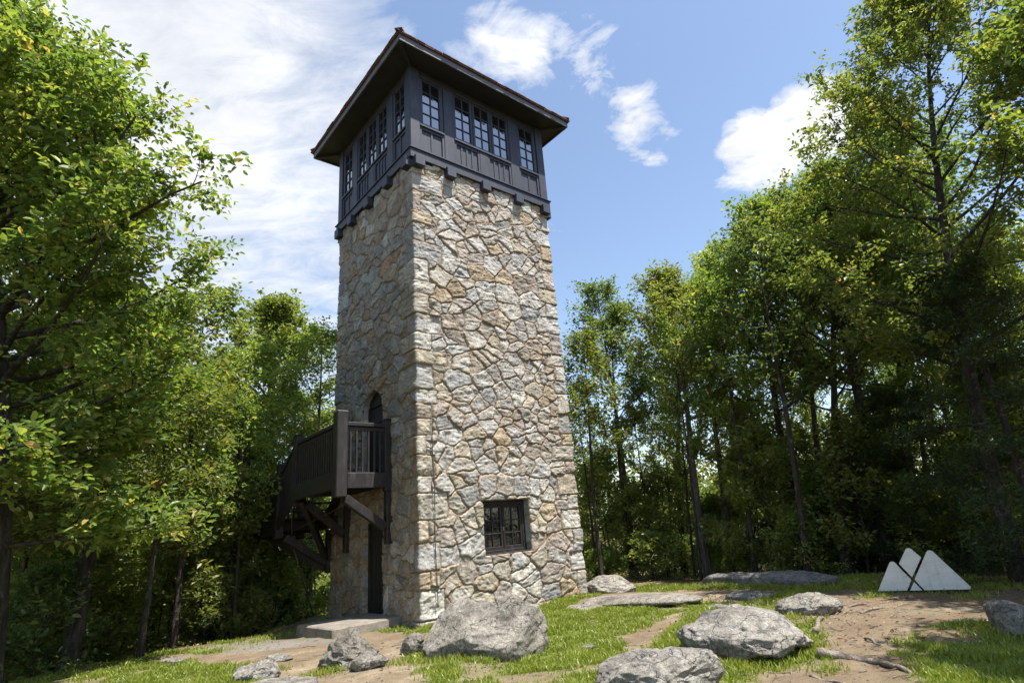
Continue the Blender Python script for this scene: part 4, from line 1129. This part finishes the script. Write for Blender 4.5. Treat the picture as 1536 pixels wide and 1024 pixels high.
while n < 120 and tries < 9000:
    tries += 1
    px = rng.uniform(-150, 1700); D = 15 + 19 * rng.random()
    if px > 1000 and D < 15.5: continue
    x, y = bearing(px, D); sdv = poly_sd(CLEAR, np.array([x]), np.array([y]))[0]
    if sdv < 1.3: continue
    if 480 < px < 870: continue
    if sp and min(math.hypot(x-a, y-b) for a, b in sp) < .8: continue
    sp.append((x, y)); H = rng.uniform(2.2, 5.0)
    o = put('s', x, y, min(H, cap_height(x, y, H, 20)), rng.uniform(1.0, 1.6), n, LS, GS, rng.choice(['leaf', 'leaf_light', 'leaf_light', 'leaf_light'])); n += 1
n = 0; tries = 0
while n < 80 and tries < 9000:
    tries += 1
    px = rng.uniform(-150, 1700); D = 11 + 18 * rng.random() ** 1.3
    x, y = bearing(px, D); sdv = poly_sd(CLEAR, np.array([x]), np.array([y]))[0]
    if sdv < .9 or 490 < px < 870: continue
    if px > 1040 and D < 15.0: continue
    if sp and min(math.hypot(x-a, y-b) for a, b in sp) < .55: continue
    sp.append((x, y)); put('u', x, y, rng.uniform(.6, 1.7), rng.uniform(.6, 1.2), n, LU, GU, rng.choice(['leaf', 'leaf', 'leaf_light'])); n += 1
# trees outside the frame on the sunward side; their crowns shade the right of the clearing
GO = 'trees along the sunward edge of the clearing'; LO = 'tree beside the clearing beyond the right border'
for i, (x, y, H, k) in enumerate([(9.2, 8.6, 11.5, 'a'), (8.2, 5.2, 10.5, 'a'), (11.5, 7.0, 12, 'c'), (7.8, 2.0, 10.5, 'b')]):
    put(k, x, y, H, 3.3, i+3, LO, GO)

# --- far wood as one mass closing the view
def far_wood():
    rng = np.random.default_rng(9); n = 42000
    th = rng.uniform(-1.25, 1.25, n); D = 36+14*rng.random(n)
    x = D*np.sin(th); y = D*np.cos(th); z0 = terrain_z(x, y)
    top = 9.0+2.6*fbm(P3(x*.25, y*.25), 3, 3)
    z = z0+top*rng.random(n)**.8
    ok = fbm(np.stack([x*.5, y*.5, z*.6], 1), 3, 8) > -.25; A = np.stack([x, y, z], 1)[ok]
    d = rng.normal(size=A.shape); d /= np.linalg.norm(d, axis=1)[:, None]
    o = leaf_mesh('far_wood', A, d, 3, .32, 5, M['leaf_light'], None, rad=1.2)
    tag(o, 'far mass of leaves closing the view deep between the trunks', 'foliage', None, 'stuff')
far_wood()

# ------------------------------------------------------------------ grass, fallen leaves, pebbles
def blades():
    rng = np.random.default_rng(21); n = 900000
    th = rng.uniform(-.98, .86, n); D = 5.2+11.5*rng.random(n)**.75
    x = D*np.sin(th); y = D*np.cos(th)
    sd = poly_sd(CLEAR, x, y); m = mask_at(x, y)
    lit = sstep(3.0, 6.5, x); tuft = fbm(P3(x*3.2, y*3.2), 3, 91)
    p = (1-m)**1.5*sstep(1.2, -.4, sd+.4*tuft)*(.75+.6*tuft)*(1-.6*lit)
    k = rng.random(n) < p
    x, y, tuft, lit, D = x[k], y[k], tuft[k], lit[k], D[k]
    # taller tufts at the feet of stones
    for (px, py, r, c) in [(505, 1003, .28, 500), (560, 1000, .2, 220), (650, 990, .35, 420), (740, 985, .5, 500), (800, 972, .3, 300), (620, 990, .15, 140), (1000, 965, .25, 420), (1040, 960, .2, 220), (1120, 985, .45, 450), (1080, 1000, .35, 350),
                         (520, 940, .2, 150), (600, 945, .2, 160), (1185, 925, .2, 150), (905, 985, .3, 300), (985, 900, .4, 250), (1150, 900, .5, 300), (1490, 950, .3, 260), (1240, 1000, .2, 140), (875, 898, .3, 200), (1310, 890, .3, 200), (1460, 888, .4, 220), (390, 958, .5, 200), (330, 1003, .3, 240), (690, 992, .25, 350), (780, 980, .25, 300), (660, 1010, .3, 260), (940, 1015, .3, 300), (1060, 1015, .3, 300), (1160, 990, .35, 350), (1220, 965, .2, 160), (1200, 915, .25, 200), (960, 905, .4, 300), (900, 915, .3, 260), (565, 945, .2, 140), (1060, 880, .5, 300), (1200, 880, .5, 300), (470, 1010, .3, 220), (590, 1000, .2, 90), (690, 931, .3, 200), (745, 922, .3, 200), (800, 912, .3, 200), (860, 900, .25, 160), (640, 944, .2, 140), (600, 940, .2, 120), (420, 1000, .2, 90)]:
        c0 = gr(px, py); a = rng.normal(size=(c, 2))*r*.5+c0
        x = np.concatenate([x, a[:, 0]]); y = np.concatenate([y, a[:, 1]]); tuft = np.concatenate([tuft, np.full(c, 1.1)]); lit = np.concatenate([lit, np.zeros(c)]); D = np.concatenate([D, np.hypot(a[:, 0], a[:, 1])])
    n = len(x); z = terrain_z(x, y)-.015
    h = (.022+.038*np.clip(.5+.6*tuft, 0, 1.6))*rng.uniform(.45, 1.8, n); w = rng.uniform(.0035, .007, n)*(1+D*.06)
    az = rng.uniform(0, 2*PI, n); lx, ly = np.cos(az), np.sin(az); bend = h*rng.uniform(.1, .9, n)
    b2 = rng.uniform(0, 2*PI, n); sx, sy = np.cos(b2), np.sin(b2)
    B = np.stack([x, y, z], 1); S = np.stack([sx*w, sy*w, 0*w], 1); Lx = np.stack([lx*bend, ly*bend, 0*w], 1); U = np.stack([0*h, 0*h, h], 1)
    V = np.stack([B-S, B+S, B+S*.7+U*.55+Lx*.3, B-S*.7+U*.55+Lx*.3, B+U+Lx], 1).reshape(-1, 3)
    i = np.arange(n)[:, None]*5
    tint = np.clip(rng.normal(.42, .2, n)+.12*tuft, 0, 1)
    o = mesh_np('grass', V, [i+np.array([0, 1, 2, 3]), i+np.array([3, 2, 4])], M['grass'], attrs=dict(tint=('FLOAT', np.repeat(tint, 5))))
    tag(o, 'short green grass covering the clearing between paths and rocks', 'grass', None, 'stuff')
blades()
def scatter_leaves():
    rng = np.random.default_rng(22); n = 60000
    th = rng.uniform(-.95, .9, n); D = 5.5+14*rng.random(n)**.8; x = D*np.sin(th); y = D*np.cos(th)
    sd = poly_sd(CLEAR, x, y); cl = fbm(P3(x*.8, y*.8), 3, 12)
    p = .22*sstep(-.6, .6, sd)+.50*sstep(2.2, 5, x)*np.clip(.45+cl, 0, 1)+.02
    p *= ~((sd > 1.5))
    k = rng.random(n) < p; A = np.stack([x[k], y[k], terrain_z(x[k], y[k])+.008], 1)
    d = rng.normal(size=A.shape); d[:, 2] *= .15; d /= np.linalg.norm(d, axis=1)[:, None]
    o = leaf_mesh('leaf_litter', A, d, 1, .06, 23, M['litter'], None, flat=.35, rad=.01)
    tag(o, 'dry brown leaves scattered over the bare dirt under the trees', 'leaf litter', None, 'stuff')
scatter_leaves()
def twigs():
    rng = np.random.default_rng(26); tb = []
    n = 0
    while n < 260:
        th = rng.uniform(-.6, .8); D = 5.8+9*rng.random(); x, y = D*math.sin(th), D*math.cos(th)
        w = float(mask_at(np.array([x]), np.array([y]))[0])
        if rng.random() > w*(.25+.75*float(sstep(0, 3, x))): continue
        a = rng.uniform(0, PI); L = rng.uniform(.06, .32); pts = []
        for k in range(4):
            t = (k/3-.5)*L; a += rng.uniform(-.25, .25); px, py = x+math.cos(a)*t, y+math.sin(a)*t
            pts.append(Vector((px, py, tz(px, py)+.006+rng.uniform(0, .006))))
        r = rng.uniform(.002, .006); tb.append((pts, [r, r*.9, r*.8, r*.5], 4)); n += 1
    o = tubes_mesh('fallen_twigs', tb, M['root'], None); tag(o, 'small dry twigs strewn over the dirt paths', 'twigs', None, 'stuff')
twigs()
def pebbles():
    rng = np.random.default_rng(24); n = 9000
    th = rng.uniform(-.9, .85, n); D = 5.5+9.5*rng.random(n)**.8; x = D*np.sin(th); y = D*np.cos(th)
    k = (rng.random(n) < (mask_at(x, y)*.75+.01)) & (poly_sd(CLEAR, x, y) < .2); x, y = x[k], y[k]; n = len(x)
    V0 = np.array([(1,0,0),(0,1,0),(-1,0,0),(0,-1,0),(0,0,1),(.7,.7,.55),(-.7,.7,.5),(-.7,-.7,.55),(.7,-.7,.5)], float)
    F0 = np.array([(0,5,8),(0,1,5),(1,6,5),(1,2,6),(2,7,6),(2,3,7),(3,8,7),(3,0,8),(4,5,6),(4,6,7),(4,7,8),(4,8,5)])
    r = .006+.02*rng.random(n)**4; a = rng.uniform(0, 2*PI, n)
    v = V0[None]*(1+rng.uniform(-.3, .3, (n, 9, 3)))*r[:, None, None]*np.array([1.2, .85, .7])
    X = v[..., 0]*np.cos(a)[:, None]-v[..., 1]*np.sin(a)[:, None]; Y = v[..., 0]*np.sin(a)[:, None]+v[..., 1]*np.cos(a)[:, None]
    V = np.stack([X+x[:, None], Y+y[:, None], v[..., 2]+terrain_z(x, y)[:, None]], -1).reshape(-1, 3)
    Fa = (np.arange(n)[:, None, None]*9+F0[None]).reshape(-1, 3)
    o = mesh_np('pebbles', V, [Fa], M['rock']); tag(o, 'loose pebbles and grit on the dirt paths', 'pebbles', None, 'stuff')
pebbles()

# ------------------------------------------------------------------ light, sky, camera
EL, DAZ = R(69), R(20)
hx = math.cos(DAZ)*_sy+math.sin(DAZ)*_cy; hy = math.cos(DAZ)*-_cy+math.sin(DAZ)*_sy
sun_dir = Vector((hx*math.cos(EL), hy*math.cos(EL), math.sin(EL)))
L = bpy.data.lights.new('sun', 'SUN'); L.energy = 4.6; L.angle = R(.53); L.color = (1, .955, .88)
so_ = bpy.data.objects.new('sun', L); C.objects.link(so_); so_.rotation_euler = (-sun_dir).to_track_quat('-Z', 'Y').to_euler()
W = bpy.data.worlds.new('World'); bpy.context.scene.world = W; W.use_nodes = True
t = W.node_tree; t.nodes.clear()
class WN(NT):
    def __init__(s, tree): s.t = tree
w = WN(t)
out = t.nodes.new('ShaderNodeOutputWorld'); bg = t.nodes.new('ShaderNodeBackground'); t.links.new(bg.outputs[0], out.inputs[0])
sky = t.nodes.new('ShaderNodeTexSky'); sky.sky_type = 'NISHITA'; sky.sun_disc = False
sky.sun_elevation = EL; sky.sun_rotation = math.atan2(hx, hy); sky.air_density = 1.0; sky.dust_density = .6; sky.ozone_density = 2.0
d = t.nodes.new('ShaderNodeTexCoord').outputs['Generated']
sep = t.nodes.new('ShaderNodeSeparateXYZ'); t.links.new(d, sep.inputs[0])
zz = w.math('ADD', w.math('MAXIMUM', sep.outputs[2], 0.0), .18)
cmb = t.nodes.new('ShaderNodeCombineXYZ')
t.links.new(w.math('DIVIDE', sep.outputs[0], zz), cmb.inputs[0]); t.links.new(w.math('DIVIDE', sep.outputs[1], zz), cmb.inputs[1])
q = cmb.outputs[0]
def unit(px, py): return Vector(ray(px, py)).normalized()
def dotn(v):
    x = t.nodes.new('ShaderNodeVectorMath'); x.operation = 'DOT_PRODUCT'; t.links.new(d, x.inputs[0]); x.inputs[1].default_value = v
    return x.outputs['Value']
def blob(px, py, deg, deg_in=0.0):
    return w.ramp(dotn(unit(px, py)), [(math.cos(R(deg)), 0), (math.cos(R(deg_in)), 1)])
rot = t.nodes.new('ShaderNodeMapping'); t.links.new(q, rot.inputs[0]); rot.inputs['Rotation'].default_value = (0, 0, R(35)); rot.inputs['Scale'].default_value = (1.0, 1.9, 1)
nA = w.noise(rot.outputs[0], 1.5, 9, .58, .6); nB = w.noise(rot.outputs[0], 5.5, 9, .66, .5); nC = w.noise(q, 2.2, 6, .55, .2); nD = w.noise(q, 9.0, 7, .62, .8)
# veil of bright cloud on the left, broken by small blue holes; wisps and a cumulus on the right
veil = w.math('MULTIPLY', blob(60, 260, 43, 10), .285)
veil = w.math('ADD', veil, w.math('MULTIPLY', blob(330, 60, 17, 4), .12))
def W_(px, py, deg, a): return w.math('MULTIPLY', blob(px, py, deg, .3), a)
wisp = W_(915, 70, 2.6, .25)
for a in ((930, 130, 2.8, .29), (955, 190, 2.8, .30), (990, 238, 2.4, .24), (740, 70, 4.0, .22), (780, 30, 2.6, .18), (860, 75, 2.2, .22), (800, 110, 2.5, .2), (1110, 238, 3.4, .44), (1155, 212, 3.6, .44), (1205, 188, 4, .40), (1270, 160, 4, .34), (830, 345, 2, .2)):
    wisp = w.math('ADD', wisp, W_(*a))
shape = w.math('ADD', w.math('MULTIPLY', nA, .50), w.math('MULTIPLY', nB, .50))
clear = w.math('ADD', w.math('MULTIPLY', blob(1020, 60, 26, 10), .17), w.math('MULTIPLY', blob(900, 330, 20, 8), .12))
shape = w.math('SUBTRACT', shape, clear)
wisp = w.math('MULTIPLY', wisp, w.math('MULTIPLY_ADD', nD, 3.4, -.75) if False else w.math('ADD', w.math('MULTIPLY', nD, 2.6), -.30))
cov = w.math('ADD', shape, w.math('ADD', veil, wisp))
mask = w.ramp(cov, [(.60, 0), (.68, .35), (.90, .97)])
shade = w.ramp(w.math('ADD', w.math('MULTIPLY', nC, .6), w.math('MULTIPLY', nB, .4)), [(.36, (3.0, 3.2, 3.6)), (.56, (4.5, 4.55, 4.65))])
skyc = w.mix(1.0, sky.outputs[0], (1.16, 1.08, 1.0), 'MULTIPLY')
colr = w.mix(mask, skyc, shade)
t.links.new(colr, bg.inputs[0]); bg.inputs[1].default_value = .112

sc = bpy.context.scene
cam = bpy.data.cameras.new('camera'); cam.sensor_fit = 'HORIZONTAL'; cam.sensor_width = 36; cam.lens = F/1536*36; cam.shift_x = -SX/1536; cam.clip_end = 3000; cam.clip_start = .05
co = bpy.data.objects.new('camera', cam); C.objects.link(co); sc.camera = co
Xw = Vector((1, 0, 0)); dn = Vector((0, _s, -_c)); fw_ = Vector((0, _c, _s))
rt_ = Xw*_cr-dn*_sr; dn_ = Xw*_sr+dn*_cr
m = Matrix((rt_, -dn_, -fw_)).transposed().to_4x4(); m.translation = Vector((0, 0, EYE)); co.matrix_world = m
vs = sc.view_settings; sc.display_settings.display_device = 'sRGB'
vs.view_transform = 'Standard'; vs.look = 'None'; vs.exposure = 1.12; vs.gamma = 1
cy_ = sc.cycles; cy_.use_denoising = True; cy_.max_bounces = 10; cy_.diffuse_bounces = 6; cy_.glossy_bounces = 3; cy_.transmission_bounces = 4; cy_.transparent_max_bounces = 4
cy_.use_adaptive_sampling = True; cy_.adaptive_threshold = .02; cy_.caustics_reflective = False; cy_.caustics_refractive = False
